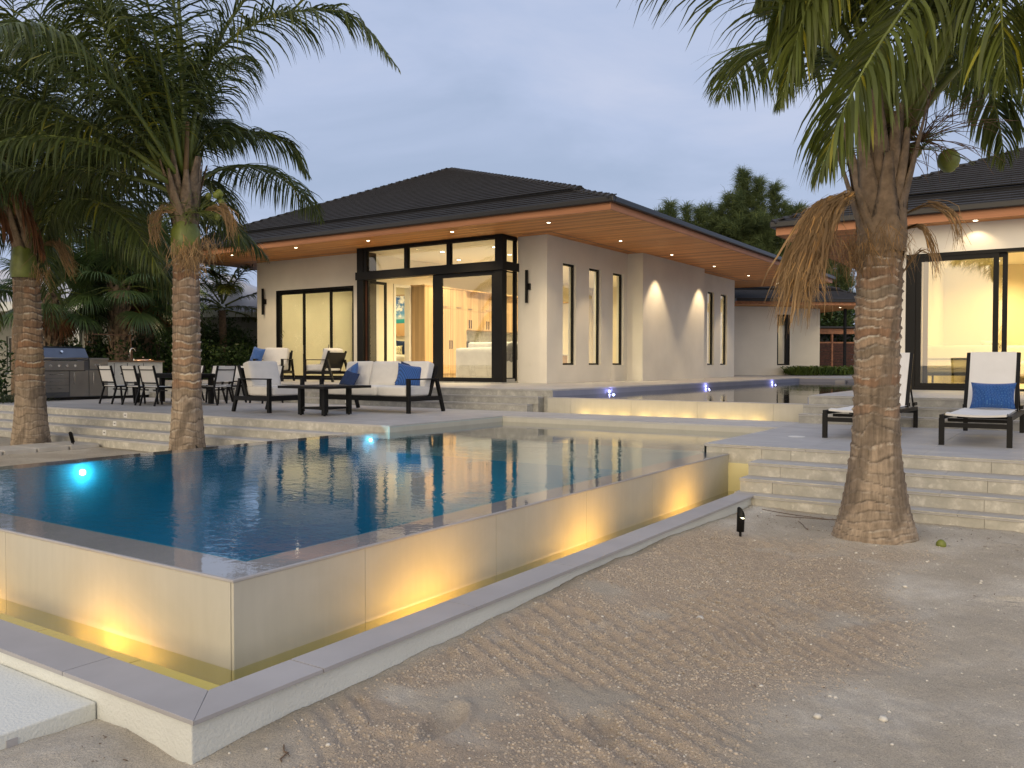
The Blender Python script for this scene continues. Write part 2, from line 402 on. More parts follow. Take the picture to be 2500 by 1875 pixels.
def finish(me, name, mt, parent, smooth=False, kind=None, o0=(0, 0, 0), bev=0, sub=0):
    me.materials.append(MATS[mt] if isinstance(mt, str) else mt)
    if smooth: me.polygons.foreach_set('use_smooth', [True]*len(me.polygons))
    me.update()
    o = bpy.data.objects.new(name, me); COL.objects.link(o)
    if parent: o.parent = parent
    ORG[o.name] = o0
    if kind: o['kind'] = kind
    if bev:
        b = o.modifiers.new('bevel', 'BEVEL'); b.width = bev; b.segments = 2; b.limit_method = 'ANGLE'
    if sub:
        b = o.modifiers.new('sub', 'SUBSURF'); b.levels = sub; b.render_levels = sub
    return o
def empty(name, loc=(0, 0, 0), rz=0):
    o = bpy.data.objects.new(name, None); COL.objects.link(o); o.location = loc; o.rotation_euler = (0, 0, rz); o.empty_display_size = .2
    ORG[o.name] = tuple(loc); return o
def tag(o, label=None, cat=None, group=None, kind=None):
    if label: o['label'] = label
    if cat: o['category'] = cat
    if group: o['group'] = group
    if kind: o['kind'] = kind
    return o
KIDS = {}
def copy_tree(o, parent=None, kids=None):
    c = o.copy(); COL.objects.link(c); c.parent = parent; ORG[c.name] = ORG.get(o.name, (0, 0, 0))
    if kids is None:
        kids = {}
        for q in bpy.data.objects:
            if q.parent: kids.setdefault(q.parent.name, []).append(q)
    for ch in kids.get(o.name, []): copy_tree(ch, c, kids)
    return c
def npmesh(name, v, f, mt, parent=None, smooth=False, kind=None, world=True, attrs=None):
    """v (n,3) float, f (m,k) int: fast mesh"""
    v = np.asarray(v, dtype=np.float32); f = np.asarray(f, dtype=np.int32); k = f.shape[1]
    o0 = ORG.get(parent.name, (0, 0, 0)) if (parent and world) else (0, 0, 0)
    v = v-np.array(o0, dtype=np.float32)
    me = bpy.data.meshes.new(name); me.vertices.add(len(v)); me.vertices.foreach_set('co', v.ravel())
    me.loops.add(f.size); me.loops.foreach_set('vertex_index', f.ravel())
    me.polygons.add(len(f)); me.polygons.foreach_set('loop_start', np.arange(0, f.size, k, dtype=np.int32))
    me.polygons.foreach_set('loop_total', np.full(len(f), k, dtype=np.int32))
    me.update(calc_edges=True)
    for an, av in (attrs or {}).items():
        if av.ndim == 1:
            a = me.attributes.new(an, 'FLOAT', 'POINT'); a.data.foreach_set('value', av.astype(np.float32))
        else:
            a = me.attributes.new(an, 'FLOAT_COLOR', 'POINT'); a.data.foreach_set('color', np.c_[av, np.ones(len(av))].astype(np.float32).ravel())
    return finish(me, name, mt, parent, smooth, kind, o0)

BOXM = {}
def piece(name, x0, x1, y0, y1, z0, z1, mt, parent):
    """a box piece (tile, slab, board) that shares mesh data with its equals"""
    key = (name, round(x1-x0, 3), round(y1-y0, 3), round(z1-z0, 3), mt)
    o0 = ORG.get(parent.name, (0, 0, 0))
    me = BOXM.get(key)
    if me is None:
        me = bpy.data.meshes.new(name); q = MB(); q.box(-(x1-x0)/2, (x1-x0)/2, -(y1-y0)/2, (y1-y0)/2, -(z1-z0)/2, (z1-z0)/2)
        me.from_pydata(q.v, [], q.f); me.materials.append(MATS[mt]); me.update(); BOXM[key] = me
    o = bpy.data.objects.new(name, me); COL.objects.link(o); o.parent = parent
    o.location = ((x0+x1)/2-o0[0], (y0+y1)/2-o0[1], (z0+z1)/2-o0[2]); return o
def tile_grid(parent, x0, x1, y0, y1, z, lx=1.2, ly=1.2, mt='deck_tile', name='tile', th=.03, gap=.004):
    nx = max(1, round((x1-x0)/lx)); ny = max(1, round((y1-y0)/ly)); dx = (x1-x0)/nx; dy = (y1-y0)/ny
    for i in range(nx):
        for j in range(ny):
            piece(name, x0+i*dx+gap/2, x0+(i+1)*dx-gap/2, y0+j*dy+gap/2, y0+(j+1)*dy-gap/2, z-th-rng.random()*.0012, z, mt, parent)
def riser_row(parent, X, y0, y1, z0, z1, L, off, mt='stone_riser', name='tile', gap=.004):
    """tiles standing in the plane X, facing -X, joints at off + k*L"""
    cuts = [y0]+[off+k*L for k in range(-60, 60) if y0+.15 < off+k*L < y1-.15]+[y1]; cuts.sort()
    for a, b in zip(cuts, cuts[1:]): piece(name, X, X+.018, a+gap/2, b-gap/2, z0, z1, mt, parent)

# value noise
def vnoise(x, y, sc, seed):
    r = np.random.default_rng(seed).random((257, 257)).astype(np.float32)
    u = x*sc+1000.3; w = y*sc+1000.7; i = np.floor(u).astype(int); j = np.floor(w).astype(int); a = u-i; b = w-j
    a = a*a*(3-2*a); b = b*b*(3-2*b); i %= 256; j %= 256
    return (r[i, j]*(1-a)+r[i+1, j]*a)*(1-b)+(r[i, j+1]*(1-a)+r[i+1, j+1]*a)*b
def fbm(x, y, sc, oct_, seed, g=.5):
    s_ = 0; a = 1; t = 0
    for k in range(oct_): s_ = s_+a*vnoise(x, y, sc*2**k, seed+k); t += a; a *= g
    return s_/t

# levels
SAND, COPZ, PW, T, FL, UW, WL = .01, .17, .5145, .62, 1.07, .926, .055

# ------------------------------------------------------------------ sand ground (one sheet to the horizon)
def smooth01(t): t = np.clip(t, 0, 1); return t*t*(3-2*t)
def footprints():
    L_ = []
    r = random.Random(5)
    for (x, y, a) in ((1.55, 1.9, .5), (1.3, 1.2, .9), (2.9, 2.3, .2), (2.3, 1.5, .4), (3.25, 1.7, .3), (4.6, 2.62, 1.3), (4.2, 2.68, 1.2), (1.2, 2.75, .2), (.95, 3.2, .3),
                      (5.2, -.6, .2), (4.4, -1.0, .3), (6.1, -.3, .2), (5.6, -1.6, 2.8), (3.6, -.2, .1), (3.0, .4, .6), (6.6, .3, 1.8), (7.2, -1.2, .5)):
        L_.append((x, y, a+r.uniform(-.2, .2), r.uniform(.6, 1.1)))
    return L_
FP = footprints()
def clodmask(x, y):
    # raked, lumpy ground right of the basin wall
    m_ = smooth01((y-(.75+.25*np.sin(x*2.1)))/.5)*smooth01((2.95-y)/.15)*smooth01((x-2.0-.3*np.sin(y*5))/.7)*smooth01((8.0-x)/.8)
    n_ = fbm(x, y, 1.9, 3, 77); return m_*smooth01((n_-.22)/.22)
def sand_h(x, y):
    h = SAND+.035*(fbm(x, y, .55, 4, 3)-.5)+.030*(fbm(x, y, 2.2, 4, 9, .55)-.5)+.014*(fbm(x, y, 11, 4, 21, .6)-.5)+.012*(fbm(x*.8+y*.6, (y*.8-x*.6)*3.0, 2.4, 3, 51)-.5)
    cm = clodmask(x, y)
    h = h+cm*(.030*(fbm(x, y, 12, 4, 31, .65)-.45))
    # tyre / rake ribs
    h = h+cm*.010*np.sin((x*.83-y*.5+.5*(fbm(x, y, .6, 3, 5)-.5))*58)*smooth01((fbm(x, y, 1.1, 3, 41)-.46)/.08)+cm*.006*np.sin((x*.9+y*.45)*75+4*fbm(x, y, 1.5, 2, 15))*smooth01((fbm(x, y, 1.3, 2, 43)-.50)/.08)
    # heap along the basin wall
    h = h+.085*np.exp(-((x-6.3)/2.6)**2)*smooth01((y-2.2)/.7)*(y < 3.0)
    h = h+.03*smooth01((x-8.1)/1.1)*smooth01((y+4)/2)*(y < 3.2)
    for fx, fy, a, k in FP:
        dx = (x-fx)*math.cos(a)+(y-fy)*math.sin(a); dy = -(x-fx)*math.sin(a)+(y-fy)*math.cos(a)
        q = (dx/.16)**2+(dy/.062)**2
        h = h-.034*k*np.exp(-q**1.6)+.017*k*np.exp(-((np.sqrt(q)-1.45)/.32)**2)
    # hollow at the corner of the basin and the low block
    h = h-.04*np.exp(-(((x-1.95)/.35)**2+((y-3.0)/.45)**2))+.06*np.exp(-(((x-1.80)/.30)**2+((y-3.35)/.22)**2))
    # mound round the palm on the right
    h = h+.05*np.exp(-(((x-8.15)**2+(y-1.5)**2)/.55))
    far = smooth01((np.hypot(x, y)-40)/30)
    return h*(1-far)+0.0*far
def polar(r_edges, a0, a1, na):
    A = np.linspace(a0, a1, na); Rr_, AA = np.meshgrid(r_edges, A, indexing='ij')
    x = Rr_*np.cos(AA); y = Rr_*np.sin(AA); nr_, nc = x.shape
    idx = np.arange(nr_*nc).reshape(nr_, nc)
    f = np.stack([idx[:-1, :-1], idx[1:, :-1], idx[1:, 1:], idx[:-1, 1:]], -1).reshape(-1, 4)
    return x.ravel(), y.ravel(), f
re_ = np.concatenate([[.05], np.geomspace(1.2, 13, 620), np.geomspace(13.3, 60, 90), np.geomspace(64, 1500, 24)])
x, y, f = polar(re_, math.radians(33.755-42), math.radians(33.755+42), 760)
z = sand_h(x, y)
# the ground lies low under the pool, terraces and houses
inside = ((x > 2.12) & (x < 10.3) & (y > 2.96) & (y < 9.40)) | ((x > 9.25) & (y < 24.5) & (x < 60))
z = np.where(inside, -1.6, z)
sand = npmesh('sand', np.c_[x, y, z], f, 'sand', None, True, 'structure', attrs={'clod': clodmask(x, y)})
x, y, f = polar(np.concatenate([[.05], np.geomspace(1.2, 1500, 60)]), math.radians(33.755+42), math.radians(33.755+318), 160)
npmesh('sand_behind', np.c_[x, y, sand_h(x, y)*0+SAND], f, 'sand', None, True, 'structure', attrs={'clod': np.zeros(len(x))})
for o in COL.objects:
    if o.name == 'sand_behind': o.name = 'sand.001'

# clods and pebbles lying on the sand
def blob(seed, n=0):
    r = np.random.default_rng(seed)
    t = (1+5**.5)/2
    v = np.array([(-1, t, 0), (1, t, 0), (-1, -t, 0), (1, -t, 0), (0, -1, t), (0, 1, t), (0, -1, -t), (0, 1, -t), (t, 0, -1), (t, 0, 1), (-t, 0, -1), (-t, 0, 1)])/1.9
    f_ = np.array([(0, 11, 5), (0, 5, 1), (0, 1, 7), (0, 7, 10), (0, 10, 11), (1, 5, 9), (5, 11, 4), (11, 10, 2), (10, 7, 6), (7, 1, 8), (3, 9, 4), (3, 4, 2), (3, 2, 6), (3, 6, 8), (3, 8, 9), (4, 9, 5), (2, 4, 11), (6, 2, 10), (8, 6, 7), (9, 8, 1)])
    return v*(1+.28*(r.random((12, 1))-.5))*(1, 1, .75), f_
BL = [blob(i) for i in range(8)]
def scatter(xs, ys, sizes, zoff):
    V = []; F_ = []; c = 0
    zz = sand_h(xs, ys)
    for i in range(len(xs)):
        v, f_ = BL[i % 8]; a = nr.random()*6.28; ca, sa = math.cos(a), math.sin(a)
        w = v*sizes[i]; w = np.c_[w[:, 0]*ca-w[:, 1]*sa+xs[i], w[:, 0]*sa+w[:, 1]*ca+ys[i], w[:, 2]+zz[i]+sizes[i]*zoff]
        V.append(w); F_.append(f_+c); c += 12
    return np.concatenate(V), np.concatenate(F_)
xs = nr.uniform(1.8, 8.4, 120000); ys = nr.uniform(.4, 2.9, 120000); k = clodmask(xs, ys)*(.35+.65*(fbm(xs, ys, 3, 2, 8) > .45)) > nr.random(120000)*1.5
xs, ys = xs[k][:26000], ys[k][:26000]
v, f = scatter(xs, ys, np.minimum(nr.gamma(1.8, .0019, len(xs))+.0018, .011), -.1)
tag(npmesh('sand_clods', v, f, 'clod', None, True), 'lumpy crumbs of damp sand raked beside the basin wall', 'sand clods', kind='stuff')
xs = nr.uniform(1.0, 11, 6000); ys = nr.uniform(-5, 3.0, 6000)
xl = nr.uniform(4.5, 9.0, 1500); yl = nr.uniform(9.7, 15.5, 1500); xs = np.r_[xs, xl]; ys = np.r_[ys, yl]
k = ~((xs > 2.05) & (ys > 2.95) & (ys < 9.6)) & ~(xs > 9.0) & (np.hypot(xs-8.15, ys-1.5) > .4)
xs, ys = xs[k], ys[k]
v, f = scatter(xs, ys, nr.gamma(1.3, .0021, len(xs))+.0015, .0)
tag(npmesh('pebbles', v, f, 'pebble', None, True), 'small pale shell and coral bits scattered over the sand', 'pebbles', kind='stuff')
# the larger white stones one can pick out
for i, (px, py, s_) in enumerate(((3.2, .55, .020), (3.05, .62, .016), (3.12, .42, .013), (2.9, .50, .012), (5.9, .12, .03), (5.75, .02, .018), (3.9, .95, .02), (4.05, .70, .022), (2.95, -.15, .018), (2.6, .1, .015), (5.05, 1.95, .03), (6.55, 1.0, .02))):
    b = MB(); v_, f_ = BL[i % 8]; b.raw((v_*s_*np.array((1.4, 1, .8))+np.array((px, py, float(sand_h(np.array([px]), np.array([py]))[0])+s_*.3))), f_)
    o = b.build('stone', 'pebble', None, True)
    tag(o, ('first of the four white stones clustered in the foreground sand', 'second of the four clustered white stones, nearest the basin', 'third of the four clustered white stones, farthest right', 'smallest of the four clustered white stones',
            'largest white coral stone, alone on the smooth sand right of centre', 'stone touching the largest coral stone on its right', 'white stone at the edge of the raked patch, foreground', 'white stone just beyond the one at the edge of the raked patch',
            'white stone nearest the bottom edge right of centre', 'white stone at the very bottom of the foreground sand', 'flat pale stone in the middle of the raked crumbs', 'white stone between the raked crumbs and the palm trunk')[i], 'stone', 'loose white stones on the sand')
# dark bits of leaf litter and twigs
b = MB()
for i in range(420):
    if i < 150: px, py = rng.gauss(8.6, .35), rng.uniform(-.9, 2.7)
    elif i < 168: px, py = rng.uniform(1.75, 2.0), rng.uniform(3.0, 3.4)
    else: px, py = rng.uniform(1.8, 9), rng.uniform(-3, 2.7)
    if px > 9.05: continue
    a = rng.random()*6.28; L_ = rng.uniform(.004, .018)*(1 if i > 150 else 1.6)
    z0 = float(sand_h(np.array([px]), np.array([py]))[0])+.004
    b.bar((px, py, z0), (px+math.cos(a)*L_, py+math.sin(a)*L_, z0+rng.uniform(0, .006)), L_*.25, .002)
for (ax, ay, bx, by) in ((8.9, 2.75, 8.75, 1.7), (8.6, 2.3, 8.2, 2.1), (8.7, 2.55, 8.9, 1.6), (2.35, 2.7, 2.28, 2.62), (1.95, 2.35, 1.9, 2.25)):
    n_ = 7; pts = []
    for k in range(n_):
        t = k/(n_-1); qx = ax+(bx-ax)*t+rng.uniform(-.015, .015); qy = ay+(by-ay)*t+rng.uniform(-.01, .01)
        pts.append((qx, qy, float(sand_h(np.array([qx]), np.array([qy]))[0])+.008))
    b.tube(pts, .0035, 5)
tag(b.build('leaf_litter', 'dark_leaf_litter'), 'dry dark leaf bits and twigs strewn over the sand', 'leaf litter', kind='stuff')

# ------------------------------------------------------------------ catch basin with its coping
basin = tag(empty('catch_basin', (2.09, 2.93, 0)), 'low cream plastered catch basin with grey coping round the foot of the pool', 'basin')
b = MB()
def prism(b, poly_, z0, z1):
    n_ = len(poly_); i = len(b.v); b.v += [(p[0], p[1], z0) for p in poly_]+[(p[0], p[1], z1) for p in poly_]
    b.f += [tuple(i+j for j in reversed(range(n_))), tuple(i+n_+j for j in range(n_))]+[(i+j, i+(j+1) % n_, i+n_+(j+1) % n_, i+n_+j) for j in range(n_)]
prism(b, [(2.09, 2.95), (9.24, 2.95), (9.24, 3.135), (2.318, 3.135), (2.318, 9.6), (2.09, 9.6)], -.5, .149)
b.build('basin_wall', 'cream_plaster', basin, bev=.006)
b = MB(); b.box(2.30, 10.05, 3.12, 3.60, -.3, -.150).box(2.30, 2.80, 3.60, 9.6, -.3, -.150); b.build('basin_core', 'dark_void', basin)
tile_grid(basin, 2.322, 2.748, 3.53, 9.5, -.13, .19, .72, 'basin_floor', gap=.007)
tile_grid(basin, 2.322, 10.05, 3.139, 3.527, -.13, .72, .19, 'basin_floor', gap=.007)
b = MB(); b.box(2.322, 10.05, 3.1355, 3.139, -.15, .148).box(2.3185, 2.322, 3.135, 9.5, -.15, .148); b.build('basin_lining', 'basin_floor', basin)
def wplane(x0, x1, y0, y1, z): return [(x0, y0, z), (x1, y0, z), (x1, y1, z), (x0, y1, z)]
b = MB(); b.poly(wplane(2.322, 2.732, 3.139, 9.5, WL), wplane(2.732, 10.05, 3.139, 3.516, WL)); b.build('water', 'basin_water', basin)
for k in range(7): y0_ = 3.139+k*.93; piece('tile', 2.322, 2.585, y0_+.007, min(y0_+.925, 9.5), -.1, .046, 'basin_floor', basin)
# coping stones, mitred at the corner
cw = .262
xs_ = [2.10+cw, 3.40, 4.62, 5.84, 7.06, 8.28, 9.24]
b = MB(); z0, z1 = .150, COPZ
def prism(b, poly_, z0, z1):
    n_ = len(poly_); i = len(b.v); b.v += [(p[0], p[1], z0) for p in poly_]+[(p[0], p[1], z1) for p in poly_]
    b.f += [tuple(i+j for j in reversed(range(n_))), tuple(i+n_+j for j in range(n_))]+[(i+j, i+(j+1) % n_, i+n_+(j+1) % n_, i+n_+j) for j in range(n_)]
for pol in ([(2.081, 2.922), (2.78, 2.922), (2.78, 3.150), (2.319, 3.150)], [(2.079, 2.9215), (2.3175, 3.1515), (2.318, 3.9), (2.079, 3.9)]):
    q = MB(); prism(q, pol, z0, z1); q.build('coping_stone', 'coping', basin, bev=.002)
xs_ = [2.784, 4.0, 5.2, 6.4, 7.6, 8.6, 9.25]
for a, c in zip(xs_, xs_[1:]): piece('coping_stone', a+.002, c-.002, 2.922, 3.150, z0, z1, 'coping', basin)
for k in range(5): piece('coping_stone', 2.079, 2.318, 3.904+k*1.14, 3.90+(k+1)*1.14, z0, z1, 'coping', basin)
# submerged lamps that graze the pool wall
def lamp(kind, name, loc, target, energy, col, size=.03, angle=120, blend=1.0, parent=None):
    d = bpy.data.lights.new(name, kind); d.energy = energy; d.color = col
    if kind == 'SPOT': d.spot_size = math.radians(angle); d.spot_blend = blend; d.shadow_soft_size = size
    elif kind == 'POINT': d.shadow_soft_size = size
    o = bpy.data.objects.new(name, d); COL.objects.link(o)
    o0 = ORG.get(parent.name, (0, 0, 0)) if parent else (0, 0, 0)
    o.location = Vector(loc)-Vector(o0)
    if target is not None: o.rotation_euler = (Vector(target)-Vector(loc)).to_track_quat('-Z', 'Y').to_euler()
    if parent: o.parent = parent
    return o
AMB = (1.0, .53, .13)
def uplight(parent, x, y, zf, dx, dy, pw):
    fx = MB(); fx.cyl((x, y, zf), .03, .05, 14); o = fx.build('uplight', 'black_metal', parent)
    l = MB(); l.cyl((x, y, zf+.051), .034, .004, 14); l.build('lens', 'lamp_basin', o)
    for o_ in (-.30, -.12, .12, .30): lamp('SPOT', 'basin_light', (x+o_*(dx == 0), y+o_*(dy == 0), zf+.03), (x+dx+o_*1.3*(dx == 0), y+dy+o_*1.3*(dy == 0), zf+.5), pw*.26, AMB, .06, 150, 1, parent)
    lamp('SPOT', 'basin_light', (x, y, zf+.075), (x+dx, y+dy, zf+.34), pw*.45, AMB, .05, 165, 1.0, parent)
for px in (4.27, 6.40, 8.58): uplight(basin, px, 3.25, -.13, 0, .30, 19)
for py in (4.60, 6.3, 8.0): uplight(basin, 2.60, py, -.13, .20, 0, 17)
# low plastered block beside the basin
blk = tag(empty('plaster_block', (1.0, 4.6, 0)), 'low white plastered block against the left side of the basin', 'block')
b = MB(); b.box(-.6, 2.085, 3.629, 8.0, -.4, .088); b.build('block', 'cream_plaster', blk, bev=.008)
b = MB(); b.box(1.70, 1.745, 3.624, 3.630, .02, .055).build('mortar_patch', 'coping', blk)

# ------------------------------------------------------------------ infinity pool
pool = tag(empty('infinity_pool', (6.4, 6.4, 0)), 'large infinity pool with dark blue water and glowing beige panel walls', 'swimming pool')
b = MB()
b.box(2.77, 3.05, 3.55, 9.43, -.4, .480).box(3.05, 10.06, 3.55, 3.81, -.4, .480).box(3.05, 10.06, 9.15, 9.43, -.4, .480)
b.build('wall_core', 'pool_panel', pool)
for a, c in zip([2.752, 3.703, 5.078, 6.453, 7.828, 9.203], [3.703, 5.078, 6.453, 7.828, 9.203, 10.06]): piece('panel', a+.0015, c-.0015, 3.532, 3.552, -.14, .492, 'pool_panel', pool)
for a, c in zip([3.553, 5.84, 8.15], [5.84, 8.15, 9.43]): piece('panel', 2.75, 2.77, a+.0015, c-.0015, -.14, .492, 'pool_panel', pool)
b = MB(); b.box(2.746, 3.05, 3.528, 9.45, .493, .508).box(3.05, 10.06, 3.528, 3.81, .493, .508).box(3.05, 10.06, 9.15, 9.45, .493, .508); b.build('rim', 'coping', pool, bev=.003)
b = MB(); b.box(3.05, 10.07, 3.812, 9.148, -1.3, -1.25); b.build('pool_floor', 'pool_plaster_deep', pool)
b = MB(); b.box(3.051, 3.06, 3.81, 9.15, -1.26, .507).box(3.06, 10.07, 3.811, 3.82, -1.26, .507).box(3.06, 10.07, 9.14, 9.149, -1.26, .507).box(10.06, 10.07, 3.82, 9.14, -1.26, .20); b.build('pool_lining', 'pool_plaster_deep', pool)
b = MB(); b.box(10.07, 13.25, 3.85, 9.07, .15, .20).box(10.07, 13.25, 3.82, 3.852, .15, .60).box(10.07, 13.25, 9.068, 9.10, .15, .60).box(13.25, 13.28, 3.82, 9.10, .15, .60); b.build('shallow_shelf', 'pool_plaster_pale', pool)
b = MB()
nx_, ny_ = 8, 8
b.poly(wplane(3.05, 10.07, 3.81, 9.15, PW)); b.build('water', 'pool_water', pool)
b = MB(); b.poly(wplane(2.746, 3.05, 3.528, 9.45, PW), wplane(3.05, 10.07, 3.528, 3.81, PW), wplane(3.05, 10.07, 9.15, 9.45, PW), wplane(10.07, 13.25, 3.852, 9.068, PW)); b.build('water_film', 'film_water', pool)
def poolite(parent, x, y, z, emi, pw, col, ny=-1, r=.05):
    b = MB(); b.cyl((0, 0, 0), r, .02, 16); b.tf(Matrix.Translation((x, y, z)) @ Matrix.Rotation(math.pi/2, 4, 'X')); o = b.build('underwater_light', emi, parent)
    lamp('POINT', 'water_light', (x, y+ny*.10, z), None, pw*1.6, col, .004, parent=parent)
poolite(pool, 5.115, 9.14, .40, 'lamp_pool', 6, (.6, .95, 1.0), r=.03); poolite(pool, 9.70, 9.14, .42, 'lamp_pool', 3, (.6, .95, 1.0), r=.022)

# ------------------------------------------------------------------ lower terrace and its flights of steps
lt = tag(empty('lower_terrace', (10.07, 0, 0)), kind='structure')
b = MB(); b.box(10.09, 14.6, -9, 3.82, -.5, .589).box(10.09, 14.9, 9.10, 24.2, -.5, .589).box(13.28, 14.68, 3.82, 9.10, -.5, .589).box(10.09, 13.28, 3.82, 9.10, -.5, .148)
b.build('core', 'stone_riser_grey', lt)
tile_grid(lt, 10.055, 14.52, -6.0, 3.846, T, 1.1, 1.2)
tile_grid(lt, 13.245, 14.70, 3.85, 9.066, T, 1.45, 1.3)
tile_grid(lt, 10.085, 14.72, 9.07, 23.6, T, 1.15, 1.2)
b = MB(); b.box(10.052, 10.09, 3.13, 3.82, -.3, .40).build('cream_face', 'basin_floor', lt)
b = MB(); b.box(10.055, 14.5, 3.846, 3.85, .50, .598); b.box(13.247, 13.25, 3.86, 9.06, .50, .588).box(10.07, 13.245, 9.066, 9.07, .50, .588)
b.build('pool_edge_face', 'pool_panel', lt)
for X0, zt, y0 in ((10.07, T, 3.85), ):
    riser_row(lt, X0, -6, 3.13, .47, T-.03, 2.055, .729); riser_row(lt, X0, 3.13, 3.846, .40, T-.03, 2.055, 2.784+.3)
fl = tag(empty('right_steps', (9.5, 0, 0)), 'wide stone steps behind the right hand palm trunk', 'steps')
tile_grid(fl, 9.625, 10.068, -6, 3.152, .47, .45, 1.03); riser_row(fl, 9.638, -6, 3.15, .32, .44, 2.055, .728)
tile_grid(fl, 9.345, 9.636, -6, 3.156, .32, .3, 1.03); riser_row(fl, 9.358, -6, 3.153, .17, .29, 2.055, .733)
tile_grid(fl, 9.105, 9.356, -6, 2.92, .17, .25, 1.03); piece('tile', 9.252, 9.62, 2.922, 3.182, .15, .17, 'deck_tile', fl); riser_row(fl, 9.118, -6, 2.903, -.3, .14, 2.055, .71)
b = MB(); b.box(9.66, 10.07, -6, 3.13, -.4, .438).box(9.376, 9.66, -6, 3.13, -.4, .288).box(9.136, 9.376, -6, 2.95, -.4, .138).box(9.376, 9.66, 2.95, 3.13, -.4, .138); b.build('core', 'stone_riser', fl)
b = MB()
for X0, z_, y1 in ((10.054, T, 3.846), (9.624, .47, 3.152), (9.344, .32, 3.156), (9.104, .17, 2.903)): b.box(X0-.003, X0, -6, y1, z_-.013, z_-.001)
b.build('nosing', 'stone_riser', fl)
fl = tag(empty('left_steps', (9.5, 16, 0)), 'wide stone steps with small square step lights behind the left palms', 'steps')
for i, (X0, zt) in enumerate(((9.76, .47), (9.42, .32), (9.08, .17))):
    tile_grid(fl, X0-.013, X0+.34, 9.46, 24, zt, .34, 1.2); riser_row(fl, X0, 9.46, 24, zt-.15 if i < 2 else -.3, zt-.03, 2.055, .4+i*.3)
    b = MB(); b.box(X0+.018, 10.07, 9.5, 24, -.4, zt-.031); b.build('core', 'stone_riser', fl)
riser_row(fl, 10.10-.018, 9.07, 24, .47, T-.03, 2.055, .9)
for i, (X0, yy, zc) in enumerate(((10.08, 16.35, .54), (9.757, 16.2, .39), (9.417, 16.0, .24))):
    b = MB(); b.box(X0-.006, X0+.004, yy-.06, yy+.06, zc-.05, zc+.05); o = b.build('step_light', 'plate_white', fl); 
    b = MB(); b.box(X0-.009, X0-.006, yy-.03, yy+.03, zc-.012, zc+.012).build('lens', 'steel', o)
b = MB(); b.cyl((11.70, 3.16, T), .11, .004, 28).build('deck_plate', 'plate_white', lt)

# ------------------------------------------------------------------ upper terrace, its steps and the reflecting pool
ut = tag(empty('upper_terrace', (15, 0, 0)), kind='structure')
b = MB(); b.box(15.17, 48, 9.12, 30, -.5, 1.039).box(14.97, 48, -9, 3.82, -.5, 1.039).box(34.1, 48, 3.82, 9.12, -.5, 1.039); b.build('core', 'stone_riser_grey', ut)
tile_grid(ut, 15.135, 20.07, 9.10, 25.0, FL, 1.2, 1.2); tile_grid(ut, 20.07, 36.0, 9.10, 12.25, FL, 1.2, 1.2)
tile_grid(ut, 14.937, 19.6, -6.0, 3.84, FL, 1.2, 1.2); tile_grid(ut, 19.6, 34.0, -6.0, 3.84, FL, 2.4, 2.4)
tile_grid(ut, 34.0, 46.0, -6.0, 9.1, FL, 2.4, 2.4); tile_grid(ut, 36.0, 46.0, 9.1, 16, FL, 2.4, 2.4)
us = tag(empty('house_steps', (15, 17, 0)), 'grey stone steps rising to the house terrace behind the sofa', 'steps')
for i, (X0, zt, y0) in enumerate(((15.15, FL, 9.1), (14.93, .92, 9.32), (14.71, .77, 9.45))):
    if i: tile_grid(us, X0-.013, X0+.218, y0, 24.0, zt, .22, 1.2)
    riser_row(us, X0, y0, 24.0, zt-.15, zt-.03, 2.2, 1.0+i*.5, 'stone_riser_grey')
    b = MB(); b.box(X0+.018, 15.17, y0+.01, 24, .3, zt-.031); b.box(X0-.016, X0-.013, y0, 24, zt-.013, zt-.001); b.build('core', 'stone_riser_grey', us)
b = MB(); b.box(14.699, 14.71, 14.55, 14.66, .67, .75).build('step_light', 'plate_white', us)
us = tag(empty('lounger_steps', (14.7, 0, 0)), 'grey stone steps up to the right hand house behind the sun loungers', 'steps')
for i, (X0, zt, y1) in enumerate(((14.95, FL, 3.84), (14.73, .92, 3.876), (14.51, .77, 3.89))):
    if i: tile_grid(us, X0-.013, X0+.218, -6, y1, zt, .22, 1.2)
    riser_row(us, X0, -6, y1, zt-.15, zt-.03, 1.18, .35+i*.13, 'stone_riser_grey')
    b = MB(); b.box(X0+.018, 14.97, -6, y1-.01, .3, zt-.031); b.box(X0-.016, X0-.013, -6, y1, zt-.013, zt-.001); b.build('core', 'stone_riser_grey', us)
up = tag(empty('reflecting_pool', (24, 6.5, 0)), 'long raised reflecting pool with violet lights between the houses', 'swimming pool')
b = MB(); b.box(14.96, 15.2, 3.9, 9.1, .3, .90); b.build('wall_core', 'pool_panel', up)
for a, c in zip([3.895, 4.443, 5.852, 7.197, 8.552], [4.443, 5.852, 7.197, 8.552, 9.10]): piece('panel', 14.94, 14.96, a+.0015, c-.0015, .45, .918, 'pool_panel', up)
b = MB(); b.box(14.937, 15.2, 3.89, 9.10, .905, .92).build('rim', 'coping', up)
b = MB(); b.box(15.2, 34.0, 3.86, 9.09, .35, .45).build('pool_floor', 'upper_plaster', up)
b = MB(); b.box(15.15, 34.0, 9.092, 9.10, .4, 1.038).box(14.96, 34.0, 3.84, 3.86, .4, 1.038).box(34.0, 34.02, 3.84, 9.1, .4, 1.038).build('pool_lining', 'upper_plaster', up)
b = MB(); b.poly(wplane(14.936, 34.0, 3.86, 9.092, UW)); b.build('water', 'film_water', up)
b = MB(); b.box(14.715, 14.94, 3.95, 9.06, .40, .45).box(14.705, 14.72, 3.95, 9.06, .45, .60).build('slot', 'basin_floor', up)
